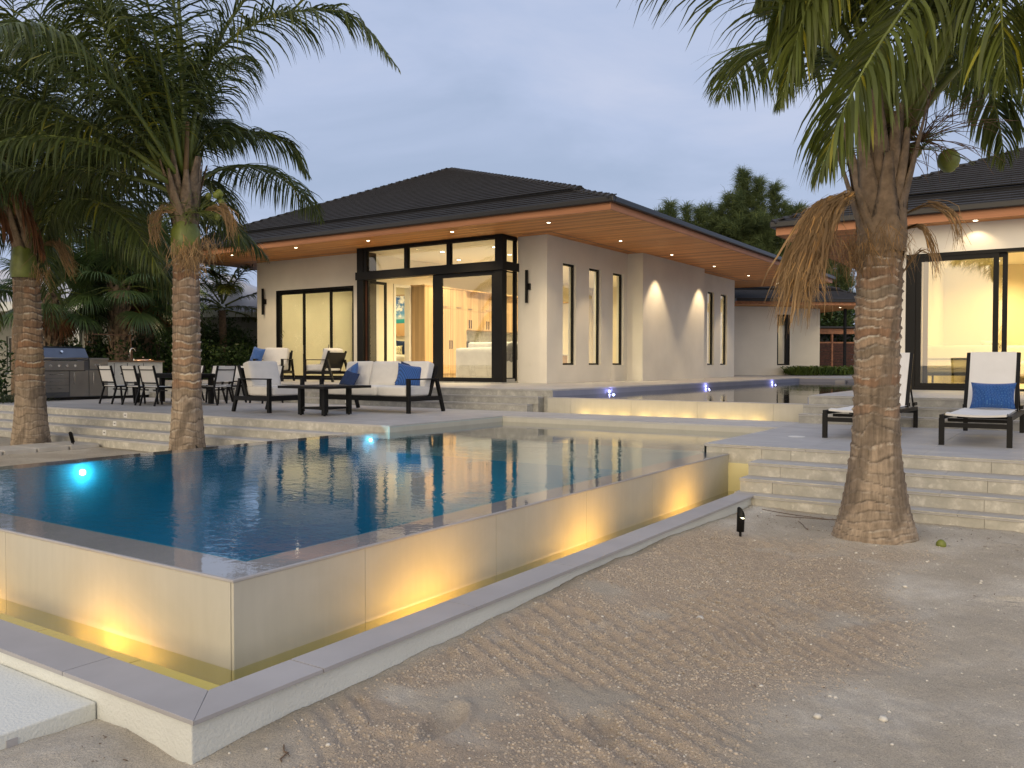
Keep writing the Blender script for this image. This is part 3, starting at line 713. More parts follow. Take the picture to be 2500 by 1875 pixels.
for py in (7.786, 6.488, 5.152):
    fx = MB(); fx.box(14.80, 14.86, py-.2, py+.2, .451, .48).build('lamp_bar', 'lamp_basin', up)
    for dy_ in (-.42, 0, .42): lamp('SPOT', 'slot_light', (14.79, py+dy_, .49), (14.95, py+dy_, .80), 3.6, (1, .66, .22), .05, 165, 1.0, up)
for px in (17.7, 23.87, 30.4): 
    b = MB(); b.cyl((0, 0, 0), .014, .01, 10); b.tf(Matrix.Translation((px, 9.091, .965)) @ Matrix.Rotation(math.pi/2, 4, 'X')); b.build('led_light', 'lamp_led', up)
    lamp('POINT', 'led_glow', (px, 8.98, .965), None, 3.5, (.38, .38, 1.0), .003, parent=up)
for py in (6.2, 7.3): b = MB(); b.box(33.6, 34.0, py, py+.35, .5, 1.0).build('block', 'coping', up)

# pale pavers in the sand on the left
for i in range(7):
    g_ = 15.50; x0 = 4.95+i*.585
    b = MB(); b.box(x0, x0+.555, g_+rng.uniform(-.03, .03), g_+.95, .0, .085); o = b.build('paver', 'paver', None, bev=.012)
    tag(o, ('first and leftmost', 'second', 'third', 'fourth, middle', 'fifth', 'sixth', 'last, rightmost')[i]+' pale paver of the row edging the sand', 'paver', 'row of pale pavers in the sand')
# ------------------------------------------------------------------ houses
def wall_holes(b, axis, p0, p1, a0, a1, z0, z1, holes):
    """wall between the planes p0..p1 on one axis, spanning a0..a1 on the other, with (h0,h1,hz0,hz1) openings"""
    def bx(u0, u1, w0, w1):
        if u1-u0 < 1e-4 or w1-w0 < 1e-4: return
        if axis == 'x': b.box(p0, p1, u0, u1, w0, w1)
        else: b.box(u0, u1, p0, p1, w0, w1)
    c = a0
    for h0, h1, hz0, hz1 in sorted(holes):
        bx(c, h0, z0, z1); bx(h0, h1, z0, hz0); bx(h0, h1, hz1, z1); c = h1
    bx(c, a1, z0, z1)
def frame(parent, axis, p, a0, a1, z0, z1, w=.06, dpt=.07, name='window', glass_in=True, mt='black_frame', w_bot=None, w_r=None):
    """window or door leaf in the plane p (centre), with its pane"""
    wb = w_bot or w; wr = w_r or w
    b = MB()
    def bx(u0, u1, v0, v1):
        if axis == 'x': b.box(p-dpt/2, p+dpt/2, u0, u1, v0, v1)
        else: b.box(u0, u1, p-dpt/2, p+dpt/2, v0, v1)
    bx(a0, a0+w, z0, z1); bx(a1-wr, a1, z0, z1); bx(a0+w, a1-wr, z0, z0+wb); bx(a0+w, a1-wr, z1-w, z1)
    o = b.build(name, mt, parent)
    if glass_in:
        g2 = MB()
        if axis == 'x': g2.poly([(p, a0+w, z0+wb), (p, a1-wr, z0+wb), (p, a1-wr, z1-w), (p, a0+w, z1-w)])
        else: g2.poly([(a0+w, p, z0+wb), (a1-wr, p, z0+wb), (a1-wr, p, z1-w), (a0+w, p, z1-w)])
        g2.build('pane', 'glass_coated' if parent.name == 'right_house' else 'glass', o)
    return o
def downlight(parent, x, y, z, pw=0, ang=95, col=(1, .74, .42), r=.045, emi='lamp_warm', blend=.5):
    b = MB(); b.lathe([(r, -.001), (r*1.5, -.004), (r*1.5, .001)], (x, y, z), 16); o = b.build('downlight', 'steel', parent)
    l = MB(); l.cyl((x, y, z-.0035), r, .002, 16); l.build('lens', emi, o)
    if pw: lamp('SPOT', 'downlight_beam', (x, y, z-.02), (x, y, z-1), pw, col, .02, ang, blend, parent)
def sconce(parent, x, y, zc, h=.92):
    b = MB(); b.box(x-.13, x-.07, y-.035, y+.035, zc-h/2, zc+h/2); b.box(x-.075, x-.001, y-.085, y-.02, zc-.09, zc+.09); b.build('wall_sconce', 'black_metal', parent, bev=.004)

def roof_slope(parent, e0, e1, r0_, r1_, kick, mt_name, nparts, expo=.215, tw=.33, th=.03, strips=False, part_first='near', hipfrac=True):
    """tiled hip slope: eave e0->e1, top edge r0_->r1_ (may coincide); kick = run fraction of the lower skirt.
    strips: whole courses instead of single tiles (slopes nobody sees from the garden)"""
    e0, e1, r0_, r1_ = map(Vector, (e0, e1, r0_, r1_))
    along = (e1-e0).normalized()
    upv = (r0_-e0); upv = upv-along*upv.dot(along); Ls = upv.length; upv.normalize(); nrm = along.cross(upv)
    if nrm.z < 0: nrm = -nrm
    n = int(Ls/expo); tiles = []
    for k in range(n):
        d = k*Ls/n; t = d/Ls; tn = min(1, (d+expo)/Ls)
        a = (e0.lerp(r0_, t)-e0).dot(along); c = (e0.lerp(r1_, 0)-e0).dot(along) if False else (e1.lerp(r1_, t)-e0).dot(along)
        lift = .0 if t < kick else .075
        steps_ = 1 if strips else max(1, int((c-a)/tw)); w = (c-a)/steps_
        off = 0 if strips else (k % 2)*w*.5
        cuts = [a]+[a+off+j*w for j in range(0 if off else 1, steps_+1) if a+off+j*w < c-.02]+[c]
        for u0, u1 in zip(cuts, cuts[1:]):
            if u1-u0 < .015: continue
            tiles.append((u0, u1, d, lift))
    def geo(tl, b, jit=True):
        for (u0, u1, d, lift) in tl:
            jt = rng.uniform(-.0035, .0035) if jit else 0
            w_ = .002; L_ = expo*1.25
            base = e0+nrm*(lift+.004)
            p = [base+along*(u0+w_)+upv*(d+jt), base+along*(u1-w_)+upv*(d+jt), base+along*(u1-w_)+upv*(d+L_), base+along*(u0+w_)+upv*(d+L_)]
            lo = [p[0]+nrm*.012, p[1]+nrm*.012, p[2]-nrm*.02, p[3]-nrm*.02]; hi = [p[0]+nrm*(.012+th), p[1]+nrm*(.012+th), p[2]+nrm*.006, p[3]+nrm*.006]
            i = len(b.v); b.v += [tuple(q) for q in lo+hi]
            b.f += [(i, i+3, i+2, i+1), (i+4, i+5, i+6, i+7), (i, i+1, i+5, i+4), (i+1, i+2, i+6, i+5), (i+2, i+3, i+7, i+6), (i+3, i, i+4, i+7)]
    def dist(t_):
        q = e0+along*((t_[0]+t_[1])/2)+upv*t_[2]; return (q-Vector((0, 0, CAMZ))).length
    if nparts:
        tiles.sort(key=dist); near, rest = tiles[:nparts], tiles[nparts:]
        for t_ in near:
            b = MB(); geo([t_], b); b.build('roof_tile', mt_name, parent)
    else: rest = tiles
    if rest:
        b = MB(); geo(rest, b); b.build('roof_tiles', mt_name, parent, kind='stuff')
    # deck under the tiles and the step strip
    b = MB(); b.poly([e0, e1, r1_, r0_]); b.build('roof_deck', mt_name, parent)
    if kick:
        k0 = e0.lerp(r0_, kick)+nrm*.0; k1 = e1.lerp(r1_, kick)
        b = MB(); b.bar(k0+nrm*.045, k1+nrm*.045, .02, .08, nrm); b.build('roof_step', 'gutter', parent)
def hip_caps(parent, a, c, n, mt, kick):
    a, c = Vector(a), Vector(c); d = (c-a).normalized()
    for k in range(n):
        p = a.lerp(c, k/n); q = a.lerp(c, (k+1.12)/n if k < n-1 else 1)
        lift = .075 if (k/n) > kick else 0
        b = MB(); up_ = Vector((0, 0, 1)); s_ = d.cross(up_).normalized(); nn = s_.cross(d)
        z_ = nn*(lift+.055)
        pts = []
        for pt, h in ((p, .045), (q, .012)):
            for sx, dz in ((-.12, -.045), (0, .02), (.12, -.045)): pts.append(pt+s_*sx+nn*(dz+h)+nn*(lift+.02))
            for sx, dz in ((-.12, -.07), (.12, -.07)): pts.append(pt+s_*sx+nn*(dz+h-.02)+nn*(lift+.02))
        i = len(b.v); b.v += [tuple(v) for v in pts]
        b.f += [(0, 1, 6, 5), (1, 2, 7, 6), (0, 5, 8, 3), (2, 4, 9, 7), (0, 3, 4, 2, 1), (5, 6, 7, 9, 8), (3, 8, 9, 4)]
        b.build('ridge_tile', mt, parent)

# ------------------------------------------------------------------ main house
S0 = 5.20
house = tag(empty('main_house', (20.07, 12.25, FL)), 'white single storey house with dark hipped roof, timber soffit and tall black framed glass corner', 'house')
WIN = [(20.94, 21.70, 1.58, 4.51), (22.50, 23.27, 1.58, 4.51), (24.07, 24.83, 1.58, 4.51), (32.31, 33.04, 1.58, 4.51), (33.80, 34.58, 1.58, 4.51)]
b = MB()
wall_holes(b, 'y', 12.25, 12.50, 20.07, 35.48, FL, S0, WIN)
wall_holes(b, 'x', 20.07, 20.30, 12.50, 13.22, FL, S0, [])
wall_holes(b, 'x', 20.07, 20.30, 18.72, 24.35, FL, S0, [(19.62, 23.36, FL, 4.16)])
b.box(25.11, 30.53, 11.70, 12.249, FL, S0)
b.box(20.30, 35.48, 24.10, 24.35, FL, S0); b.box(35.23, 35.48, 12.50, 24.10, FL, S0)
b.build('wall', 'stucco', house)
b = MB(); b.box(23.95, 24.25, 12.235, 12.2495, FL, 1.50).build('wall_patch', 'stucco', house)
for i, (x0, x1, z0, z1) in enumerate(WIN): frame(house, 'y', 12.36, x0+.002, x1-.002, z0+.002, z1-.002, .055, .07)
# bedroom sliding door, three leaves on three tracks
b = MB(); b.box(20.08, 20.29, 19.621, 23.359, 4.095, 4.159).box(20.08, 20.29, 19.621, 19.69, FL, 4.095).box(20.08, 20.29, 23.29, 23.359, FL, 4.095).box(20.08, 20.29, 19.69, 23.29, FL, FL+.05); b.build('door_frame', 'black_frame', house)
for p, a0, a1, wr in ((20.13, 21.96, 23.29, .22), (20.185, 20.72, 22.10, .08), (20.24, 19.69, 20.86, .08)):
    o = frame(house, 'x', p, a0, a1, FL+.05, 4.095, .09, .045, 'sliding_door')
for py in (22.02, 20.80):
    h_ = MB(); h_.box(20.09, 20.105, py-.012, py+.012, 1.95, 2.25).build('door_handle', 'steel', house)
# black glazed corner bay
PX = 19.29
b = MB()
b.box(PX, PX+.23, 13.222, 13.47, FL+.03, 5.198)                       # corner post
b.box(PX, PX+.16, 18.46, 18.72, FL+.03, 5.198)                        # left post
b.box(PX-.05, PX+.20, 13.47, 18.74, 4.21, 4.45).box(PX-.05, 20.13, 13.17, 13.222, 4.21, 4.45).box(PX-.05, PX+.23, 13.222, 13.47, 4.212, 4.448)   # belt beam round the corner
b.box(PX+.02, PX+.14, 13.47, 18.46, 5.10, 5.197).box(PX+.23, 20.07, 13.24, 13.34, 5.10, 5.197)
b.box(PX+.02, PX+.14, 16.66, 16.80, 4.45, 5.10).box(PX+.02, PX+.14, 15.05, 15.19, 4.45, 5.10).box(PX+.02, PX+.14, 18.32, 18.46, 4.45, 5.10)
b.box(19.98, 20.07, 13.24, 13.34, FL+.05, 5.10)
b.build('bay_frame', 'black_frame', house, bev=.004)
b = MB(); b.box(PX+.16, 20.07, 18.62, 18.72, FL+.03, 5.195).build('bay_side_panel', 'black_frame', house)
b = MB(); b.box(19.24, 20.07, 13.19, 18.74, FL-.002, FL+.028).build('threshold', 'stone_riser_grey', house)
b = MB(); b.box(19.52, 20.07, 13.25, 13.36, FL+.028, FL+.12).build('kerb', 'stone_riser_grey', house)
for a0, a1 in ((15.19, 16.66), (16.80, 18.32), (13.47, 15.05)): frame(house, 'x', PX+.08, a0, a1, 4.452, 5.099, .022, .05, 'transom_window')
frame(house, 'y', 13.29, PX+.232, 19.978, 4.452, 5.099, .02, .05, 'transom_window')
frame(house, 'y', 13.29, PX+.232, 19.978, FL+.12, 4.205, .03, .05, 'corner_window')
o = frame(house, 'x', PX+.06, 13.472, 15.72, FL+.03, 4.205, .40, .06, 'sliding_door', w_bot=.13) if False else None
# front sliding leaf with its wide closing stile
b = MB(); p = PX+.06; b.box(p-.03, p+.03, 13.472, 13.60, FL+.03, 4.205).box(p-.03, p+.03, 15.36, 15.70, FL+.03, 4.205).box(p-.03, p+.03, 13.60, 15.36, FL+.03, FL+.15).box(p-.03, p+.03, 13.60, 15.36, 4.09, 4.205)
o = b.build('sliding_door', 'black_frame', house); g = MB(); g.poly([(p, 13.60, FL+.15), (p, 15.36, FL+.15), (p, 15.36, 4.09), (p, 13.60, 4.09)]).build('pane', 'glass', o)
# folded door leaf standing at right angles at the left jamb
o = frame(house, 'y', 18.38, 19.42, 20.27, FL+.03, 4.20, .085, .05, 'folding_door')
b = MB(); b.box(19.40, 19.47, 18.41, 18.55, FL+.03, 4.20).build('hinge_stile', 'dark_wood', house)
# timber soffit: boards side by side, fascia, gutter
ex0, ex1, ey0, ey1 = 17.65, 39.0, 9.04, 26.1
b = MB(); n = int((ex1-ex0)/.14); w = (ex1-ex0)/n
for i in range(n):
    b.box(ex0+.03+i*w+.003 if i == 0 else ex0+i*w+.003, min(ex0+(i+1)*w-.003, ex1-.03), ey0+.03, ey1-.03, S0+rng.uniform(0, .002), S0+.02)
b.build('soffit_boards', 'soffit_wood', house, kind='stuff')
for q in ((19.72, 19.755, 11.936, 12.85), (19.72, 25.1, 11.90, 11.935), (30.54, 36.2, 11.90, 11.935), (19.72, 19.75, 18.8, 24.6)): MB().box(*q, S0-.004, S0-.0008).build('soffit_vent', 'dark_void', house)
ft = S0+.165
for q0, q1_ in ((ex0, ex0+.03), (ex1-.03, ex1)): MB().box(q0, q1_, ey0, ey1, S0-.006, ft).build('fascia', 'fascia_wood', house)
for q0, q1_ in ((ey0, ey0+.03), (ey1-.03, ey1)): MB().box(ex0+.03, ex1-.03, q0, q1_, S0-.006, ft).build('fascia', 'fascia_wood_x', house)
b = MB(); g0 = .11
b.box(ex0-g0, ex0, ey0-g0, ey1+g0, ft-.005, ft+.125).box(ex1, ex1+g0, ey0-g0, ey1+g0, ft-.005, ft+.125).box(ex0, ex1, ey0-g0, ey0, ft-.005, ft+.125).box(ex0, ex1, ey1, ey1+g0, ft-.005, ft+.125)
b.build('gutter', 'gutter', house, bev=.02)
b = MB(); b.box(ex0+.03, ex1-.03, ey0+.03, ey1-.03, S0+.021, S0+.03).build('ceiling_deck', 'ceiling_white', house)
rf = MB(); rf.box(20.5, 20.6, 12.6, 12.7, S0+.04, S0+.1); rf = rf.build('roof', 'roof_dark', house)
ez = ft+.10; PK = (24.6, 19.2, 8.66); PK2 = (31.5, 19.2, 8.66)
A0, A1, A2, A3 = (ex0-.06, ey0-.06, ez), (ex0-.06, ey1+.06, ez), (ex1+.06, ey1+.06, ez), (ex1+.06, ey0-.06, ez)
roof_slope(rf, A1, A0, PK, PK, .135, 'roof_dark', 300)
roof_slope(rf, A0, A3, PK, PK2, .135, 'roof_dark', 0, strips=True)
roof_slope(rf, A3, A2, PK2, PK2, .135, 'roof_dark', 0, strips=True)
roof_slope(rf, A2, A1, PK2, PK, .135, 'roof_dark', 0, strips=True)
hip_caps(rf, A0, PK, 44, 'roof_dark', .135); hip_caps(rf, A1, PK, 36, 'roof_dark', .135)
# recessed lights in the soffit
for (lx, ly) in ((17.83, 23.28), (17.75, 20.14), (17.9, 17.25), (17.93, 14.18), (18.09, 11.21)): downlight(house, lx+.35, ly, S0-.003, 120, 120)
for lx, pw in ((22.33, 130), (26.08, 260), (29.98, 260), (33.87, 130), (37.79, 60)): downlight(house, lx, 11.12, S0-.003, pw*1.1, 76, (1, .74, .44), blend=.5)
sconce(house, 20.07, 12.86, 3.78); sconce(house, 20.07, 23.93, 3.80)
b = MB(); b.box(20.055, 20.07, 12.76, 12.85, 1.57, 1.74).build('socket_cover', 'stucco', house, bev=.003)

# interior of the main house
CZ = 5.12
KF = .91
b = MB(); b.box(20.32, 35.2, 12.52, 24.08, 1.09, 1.10).box(19.55, 20.32, 13.36, 18.60, 1.09, 1.10); b.build('interior_floor', 'interior_floor', house)
b = MB(); b.box(20.32, 35.2, 12.52, 24.08, CZ, CZ+.05).box(19.46, 20.30, 13.36, 18.60, CZ, CZ+.05); b.build('ceiling', 'ceiling_white', house)
b = MB()
wall_holes(b, 'y', 18.80, 18.94, 20.32, 34.8, 1.10, CZ, [(21.17, 21.83, 1.10, 4.16)])        # wall with the doorway to the bedroom
b.box(25.0, 25.12, 18.94, 24.08, 1.10, CZ); b.box(34.8, 34.9, 12.52, 18.8, 1.10, CZ)
b.build('interior_wall', 'interior_wall', house)
b = MB(); b.box(21.08, 21.172, 18.77, 18.97, 1.10, 4.25).box(21.828, 21.94, 18.77, 18.97, 1.10, 4.25).box(21.172, 21.828, 18.77, 18.97, 4.158, 4.25).build('door_casing', 'ceiling_white', house)
b = MB(); b.box(24.5, 24.98, 22.6, 24.0, 1.1, 3.9).build('closet_panel', 'counter', house)
for (lx, ly) in ((20.9, 14.6), (20.9, 16.6), (22.6, 15.2), (22.8, 17.4), (24.8, 17.0), (25.2, 14.5), (27.2, 17.2), (28.2, 15.2), (30.4, 17.2), (31, 14.8), (33.6, 16.4), (33.4, 13.8), (22.6, 13.7), (25.2, 13.5)):
    downlight(house, lx, ly, CZ-.003, 330, 150, (1, .82, .50), r=.07, blend=1)
for (lx, ly) in ((21.5, 20.3), (21.5, 22.6), (23.7, 20.6), (23.7, 22.6)): downlight(house, lx, ly, CZ-.003, 190, 150, (1, .80, .42), blend=1)

def thing(name, loc, label, cat, group=None, rz=0): return tag(empty(name, loc, rz), label, cat, group)
# kitchen cabinets along the back of the living room (drawn at 20 m, set in at KF of that distance)
MB.K = ((0, 0, CAMZ), KF)
k = thing('kitchen_cabinets', (24.14, 20.0, 1.1), 'tall oak kitchen cabinets with black bar handles seen through the glass corner', 'cabinets')
b = MB(); b.box(24.14, 26.70, 20.03, 20.65, 1.055, 4.48).box(26.70, 34.7, 20.30, 20.65, 2.95, 4.48).box(26.70, 34.7, 20.05, 20.65, 1.055, 2.02); b.build('carcass', 'cabinet_pale', k)
b = MB(); b.box(24.10, 34.7, 19.98, 20.70, 4.48, 4.53).build('cornice', 'cabinet_wood', k)
def cab(x0, x1, z0, z1, yf, hside=None, hz=None, mt='cabinet_wood'):
    b = MB(); b.box(x0+.004, x1-.004, yf, yf+.022, z0+.004, z1-.004); o = b.build('cabinet_door', mt, k)
    if hside is not None:
        hx = x0+.07 if hside == 0 else x1-.07
        h = MB(); h.bar((hx, yf-.03, hz-.16), (hx, yf-.03, hz+.16), .025, .02, (0, 1, 0)); h.box(hx-.01, hx+.01, yf-.03, yf, hz-.16, hz-.14).box(hx-.01, hx+.01, yf-.03, yf, hz+.14, hz+.16); h.build('handle', 'black_metal', o)
    elif hz: h = MB(); h.box((x0+x1)/2-.14, (x0+x1)/2+.14, yf-.03, yf-.015, hz-.008, hz+.008); h.build('handle', 'steel', o)
b = MB(); b.box(24.14, 24.96, 20.004, 20.03, 1.10, 4.48).build('side_panel', 'cabinet_wood', k)
for x0, x1, s_ in ((24.96, 25.68, 1), (25.68, 26.70, 0)):
    cab(x0, x1, 1.24, 3.72, 20.005, s_, 2.35); cab(x0, x1, 3.72, 4.48, 20.005, None, 3.80)
for i in range(6):
    x0 = 26.70+i*1.2
    cab(x0, x0+.6, 2.97, 3.72, 20.275, 1, 3.2); cab(x0+.6, x0+1.2, 2.97, 3.72, 20.275, 0, 3.2); cab(x0, x0+1.2, 3.72, 4.48, 20.275, None, 3.8)
    cab(x0, x0+1.2, 1.2, 1.98, 20.02)
b = MB(); b.box(26.70, 34.7, 20.0, 20.625, 2.02, 2.06).build('worktop', 'counter', k)
b = MB(); b.box(26.70, 34.7, 20.63, 20.64, 2.06, 2.95).build('splashback', 'stone_riser', k)
o = thing('range_hood', (31.2, 20.2, 2.9), 'slim steel range hood under the oak cabinets seen through the corner window', 'range hood')
b = MB(); b.box(30.4, 32.0, 19.9, 20.27, 2.86, 2.99).box(30.9, 31.5, 20.02, 20.27, 2.99, 3.3).build('hood', 'steel', o, bev=.01)
o = thing('coffee_maker', (27.0, 20.2, 2.06), 'black coffee machine on the kitchen worktop left of the toaster oven', 'coffee maker')
b = MB(); b.box(26.78, 27.05, 20.1, 20.4, 2.06, 2.5).build('housing', 'oven_black', o, bev=.02); b = MB(); b.cyl((26.91, 20.04, 2.12), .07, .14, 14).build('jug', 'steel', o)
o = thing('toaster_oven', (27.7, 20.2, 2.06), 'wide black toaster oven on the kitchen worktop', 'toaster oven')
b = MB(); b.box(27.15, 27.95, 20.1, 20.5, 2.06, 2.44).build('housing', 'oven_black', o, bev=.02); b = MB(); b.box(27.2, 27.75, 20.085, 20.10, 2.11, 2.38).build('glass_door', 'steel_dark', o)

MB.K = None
def cushion(b, c, s, R=None, puff=.12, r=.16, n=9):
    """soft box: c centre, s full sizes, R 3x3; puff bulges the faces"""
    i0 = len(b.v); sx, sy, sz = s[0]/2, s[1]/2, s[2]/2; rr = min(s)*.5*min(1, r*2.6)
    idx = {}
    def vert(u, v, w):
        key = (round(u, 4), round(v, 4), round(w, 4))
        if key in idx: return idx[key]
        q = Vector((u*sx, v*sy, w*sz)); inner = Vector((max(-sx+rr, min(sx-rr, q.x)), max(-sy+rr, min(sy-rr, q.y)), max(-sz+rr, min(sz-rr, q.z))))
        d = q-inner
        if d.length > 1e-9: q = inner+d.normalized()*rr
        bulge = 1+puff*(1-u*u)*(1-v*v) if s[2] <= min(s[0], s[1]) else 1
        if s[2] <= min(s[0], s[1])+1e-6: q.z *= bulge
        elif s[0] <= min(s[1], s[2])+1e-6: q.x *= 1+puff*(1-v*v)*(1-w*w)
        else: q.y *= 1+puff*(1-u*u)*(1-w*w)
        if R is not None: q = R @ q
        idx[key] = len(b.v); b.v.append(tuple(q+Vector(c))); return idx[key]
    g_ = [(-1+2*k_/n) for k_ in range(n+1)]; g_ = [math.copysign(abs(t)**.75, t) for t in g_]
    for ax in range(3):
        for sg in (-1, 1):
            for i in range(n):
                for j in range(n):
                    def P(a_, c_):
                        t = [0, 0, 0]; t[ax] = sg; t[(ax+1) % 3] = a_; t[(ax+2) % 3] = c_; return vert(*t)
                    q = [P(g_[i], g_[j]), P(g_[i+1], g_[j]), P(g_[i+1], g_[j+1]), P(g_[i], g_[j+1])]
                    if sg < 0: q.reverse()
                    b.f.append(tuple(q))
    return b
def pillow(b, c, w, h, t, R=None, n=14, wr=.012):
    """throw pillow in its own xz-plane (w wide, h tall, t thick), pointed corners"""
    base = len(b.v)
    for sg in (-1, 1):
        for i in range(n+1):
            for j in range(n+1):
                u = -1+2*i/n; v = -1+2*j/n
                x = u*w/2*(1-.10*(1-v*v)); z = v*h/2*(1-.10*(1-u*u))
                y = sg*t/2*((1-u**4)*(1-v**4))**.6+wr*math.sin(u*5+v*3.1)*((1-u*u)*(1-v*v))
                q = Vector((x, y, z))
                if R is not None: q = R @ q
                b.v.append(tuple(q+Vector(c)))
    m_ = (n+1)**2
    for i in range(n):
        for j in range(n):
            a = base+i*(n+1)+j; b.f.append((a, a+n+1, a+n+2, a+1)); a += m_; b.f.append((a, a+1, a+n+2, a+n+1))
    return b
def Rz(a): return Matrix.Rotation(a, 3, 'Z')
def Rx(a): return Matrix.Rotation(a, 3, 'X')
def Ry(a): return Matrix.Rotation(a, 3, 'Y')

# white sofa inside the glass corner, seen from behind
o = thing('indoor_sofa', (21.6, 14.6, 1.1), 'white upholstered sofa indoors seen from behind through the glass corner', 'sofa')
b = MB(); cushion(b, (20.95, 14.9, 1.63), (.22, 2.3, .95), None, .05, .2); cushion(b, (21.5, 14.9, 1.40), (.95, 2.3, .42), None, .05, .2); cushion(b, (21.45, 16.02, 1.5), (.95, .2, .62), None, .05, .2)
b.build('body', 'cushion', o, True)
b = MB(); cushion(b, (21.15, 15.25, 2.05), (.2, .95, .45), None, .2, .2); cushion(b, (21.15, 14.25, 2.05), (.2, .95, .45), None, .2, .2); b.build('back_cushions', 'cushion', o, True)
b = MB(); b.box(20.9, 21.9, 13.8, 16.0, 1.13, 1.18).build('plinth', 'black_metal', o)
o = thing('indoor_armchair', (20.8, 13.8, 1.1), 'dark grey round backed chair under a white throw behind the corner window', 'chair')
b = MB()
for yy, zz, rr in ((13.66, 2.05, .2), (13.52, 1.86, .2), (13.78, 1.80, .2), (13.60, 1.72, .18)): b.lathe([(0.01, -rr), (rr*.7, -rr*.7), (rr, 0), (rr*.7, rr*.7), (.01, rr)], (20.55, yy+.05, zz), 14)
b.build('backrest', 'grey_fabric', o, True)
b = MB(); cushion(b, (20.6, 13.68, 1.42), (.4, .5, .62), None, .02, .1); b.build('throw', 'cushion', o, True)
# bed and beach picture beyond the doorway
o = thing('bed', (24.0, 21.0, 1.1), 'bed with pale quilt and dark cushion glimpsed through the open doorway', 'bed')
b = MB(); cushion(b, (23.9, 21.1, 1.62), (2.0, 1.7, .62), None, .1, .2); b.build('quilt', 'cushion', o, True)
b = MB(); pillow(b, (24.3, 21.15, 2.2), .62, .6, .18, Rz(-.9)); b.build('pillow', 'navy_fabric', o, True)
b = MB(); pillow(b, (24.0, 21.35, 2.1), .6, .4, .2, Rz(-.9)); b.build('pillow', 'patterned_fabric', o, True)
o = thing('beach_picture', (24.98, 22.0, 2.9), 'framed print of a jetty, turquoise sea and cloudy sky on the bedroom wall', 'picture')
q = MB(); q.box(24.95, 24.985, 20.9, 22.5, 2.72, 4.25).build('print', 'beach_print', o)
q = MB(); q.box(24.935, 24.985, 20.88, 22.52, 2.68, 2.72).box(24.935, 24.985, 20.88, 22.52, 4.25, 4.29).build('picture_frame', 'cabinet_wood', o)

# ------------------------------------------------------------------ right hand house
S1 = 4.50; FX = 19.6
h2 = tag(empty('right_house', (FX, 0, FL)), 'white house at the right edge with dark tiled roof and wide black sliding doors', 'house')
b = MB(); wall_holes(b, 'x', FX, FX+.24, -6, 3.50, FL, S1, [(-3.4, 3.05, FL, 3.93)]); b.box(FX+.24, 33, 3.26, 3.50, FL, S1).box(FX+.24, 33, -6, -5.8, FL, S1).box(33, 33.2, -6, 3.5, FL, S1); b.build('wall', 'stucco', h2)
b = MB(); b.box(FX+.01, FX+.23, -3.39, 3.04, 3.86, 3.929).box(FX+.01, FX+.23, 2.86, 3.045, FL, 3.86).box(FX-.02, FX+.23, -3.39, 2.86, FL, FL+.045); b.build('door_frame', 'black_frame', h2)
frame(h2, 'x', FX+.05, 1.335, 2.855, FL+.045, 3.86, .10, .05, 'sliding_door', w_bot=.10)
frame(h2, 'x', FX+.11, 1.185, 2.72, FL+.045, 3.86, .09, .05, 'sliding_door', w_bot=.10)
frame(h2, 'x', FX+.17, -3.38, -1.9, FL+.045, 3.86, .10, .05, 'sliding_door', w_bot=.10)
sconce(h2, FX, 3.19, 3.35)
rx0, ry1 = 19.12, 5.66; rx1, ry0 = 35.0, -8.5
b = MB(); n = int((rx1-rx0)/.14); w = (rx1-rx0)/n
for i in range(n): b.box(rx0+.03 if i == 0 else rx0+i*w+.003, min(rx0+(i+1)*w-.003, rx1-.03), ry0+.03, ry1-.03, S1+rng.uniform(0, .002), S1+.02)
b.build('soffit_boards', 'soffit_wood', h2, kind='stuff')
ft = S1+.165
for q0, q1_ in ((rx0, rx0+.03), (rx1-.03, rx1)): MB().box(q0, q1_, ry0, ry1, S1-.006, ft).build('fascia', 'fascia_wood', h2)
for q0, q1_ in ((ry1-.03, ry1), (ry0, ry0+.03)): MB().box(rx0+.03, rx1-.03, q0, q1_, S1-.006, ft).build('fascia', 'fascia_wood_x', h2)
b = MB(); b.box(rx0-g0, rx0, ry0-g0, ry1+g0, ft-.005, ft+.125).box(rx0, rx1, ry1, ry1+g0, ft-.005, ft+.125).box(rx1, rx1+g0, ry0-g0, ry1+g0, ft-.005, ft+.125).box(rx0, rx1, ry0-g0, ry0, ft-.005, ft+.125); b.build('gutter', 'gutter', h2, bev=.02)
b = MB(); b.box(rx0+.03, rx1-.03, ry0+.03, ry1-.03, S1+.021, S1+.03).build('ceiling_deck', 'ceiling_white', h2)
rf = MB(); rf.box(20.5, 20.6, 0, .1, S1+.04, S1+.1); rf = rf.build('roof', 'roof_dark', h2)
ez = ft+.10; hh = (ry1-ry0+.12)/2; q1 = (rx0-.06+hh, (ry0+ry1)/2, ez+hh*.41); q2 = (rx1+.06-hh, (ry0+ry1)/2, ez+hh*.41)
if q2[0] < q1[0]: q1 = q2 = ((rx0+rx1)/2, (ry0+ry1)/2, ez+hh*.41)
B0, B1, B2, B3 = (rx0-.06, ry0-.06, ez), (rx0-.06, ry1+.06, ez), (rx1+.06, ry1+.06, ez), (rx1+.06, ry0-.06, ez)
roof_slope(rf, B1, B0, q1, q1, .13, 'roof_dark', 300, .22, .46)
roof_slope(rf, B2, B1, q2, q1, .13, 'roof_dark', 0, strips=True)
roof_slope(rf, B0, B3, q1, q2, .13, 'roof_dark', 0, strips=True)
roof_slope(rf, B3, B2, q2, q2, .13, 'roof_dark', 0, strips=True)
hip_caps(rf, B1, q1, 40, 'roof_dark', .13)
downlight(h2, 19.36, 1.74, S1-.003, 16, 120); downlight(h2, 19.36, -1.6, S1-.003, 16, 120)
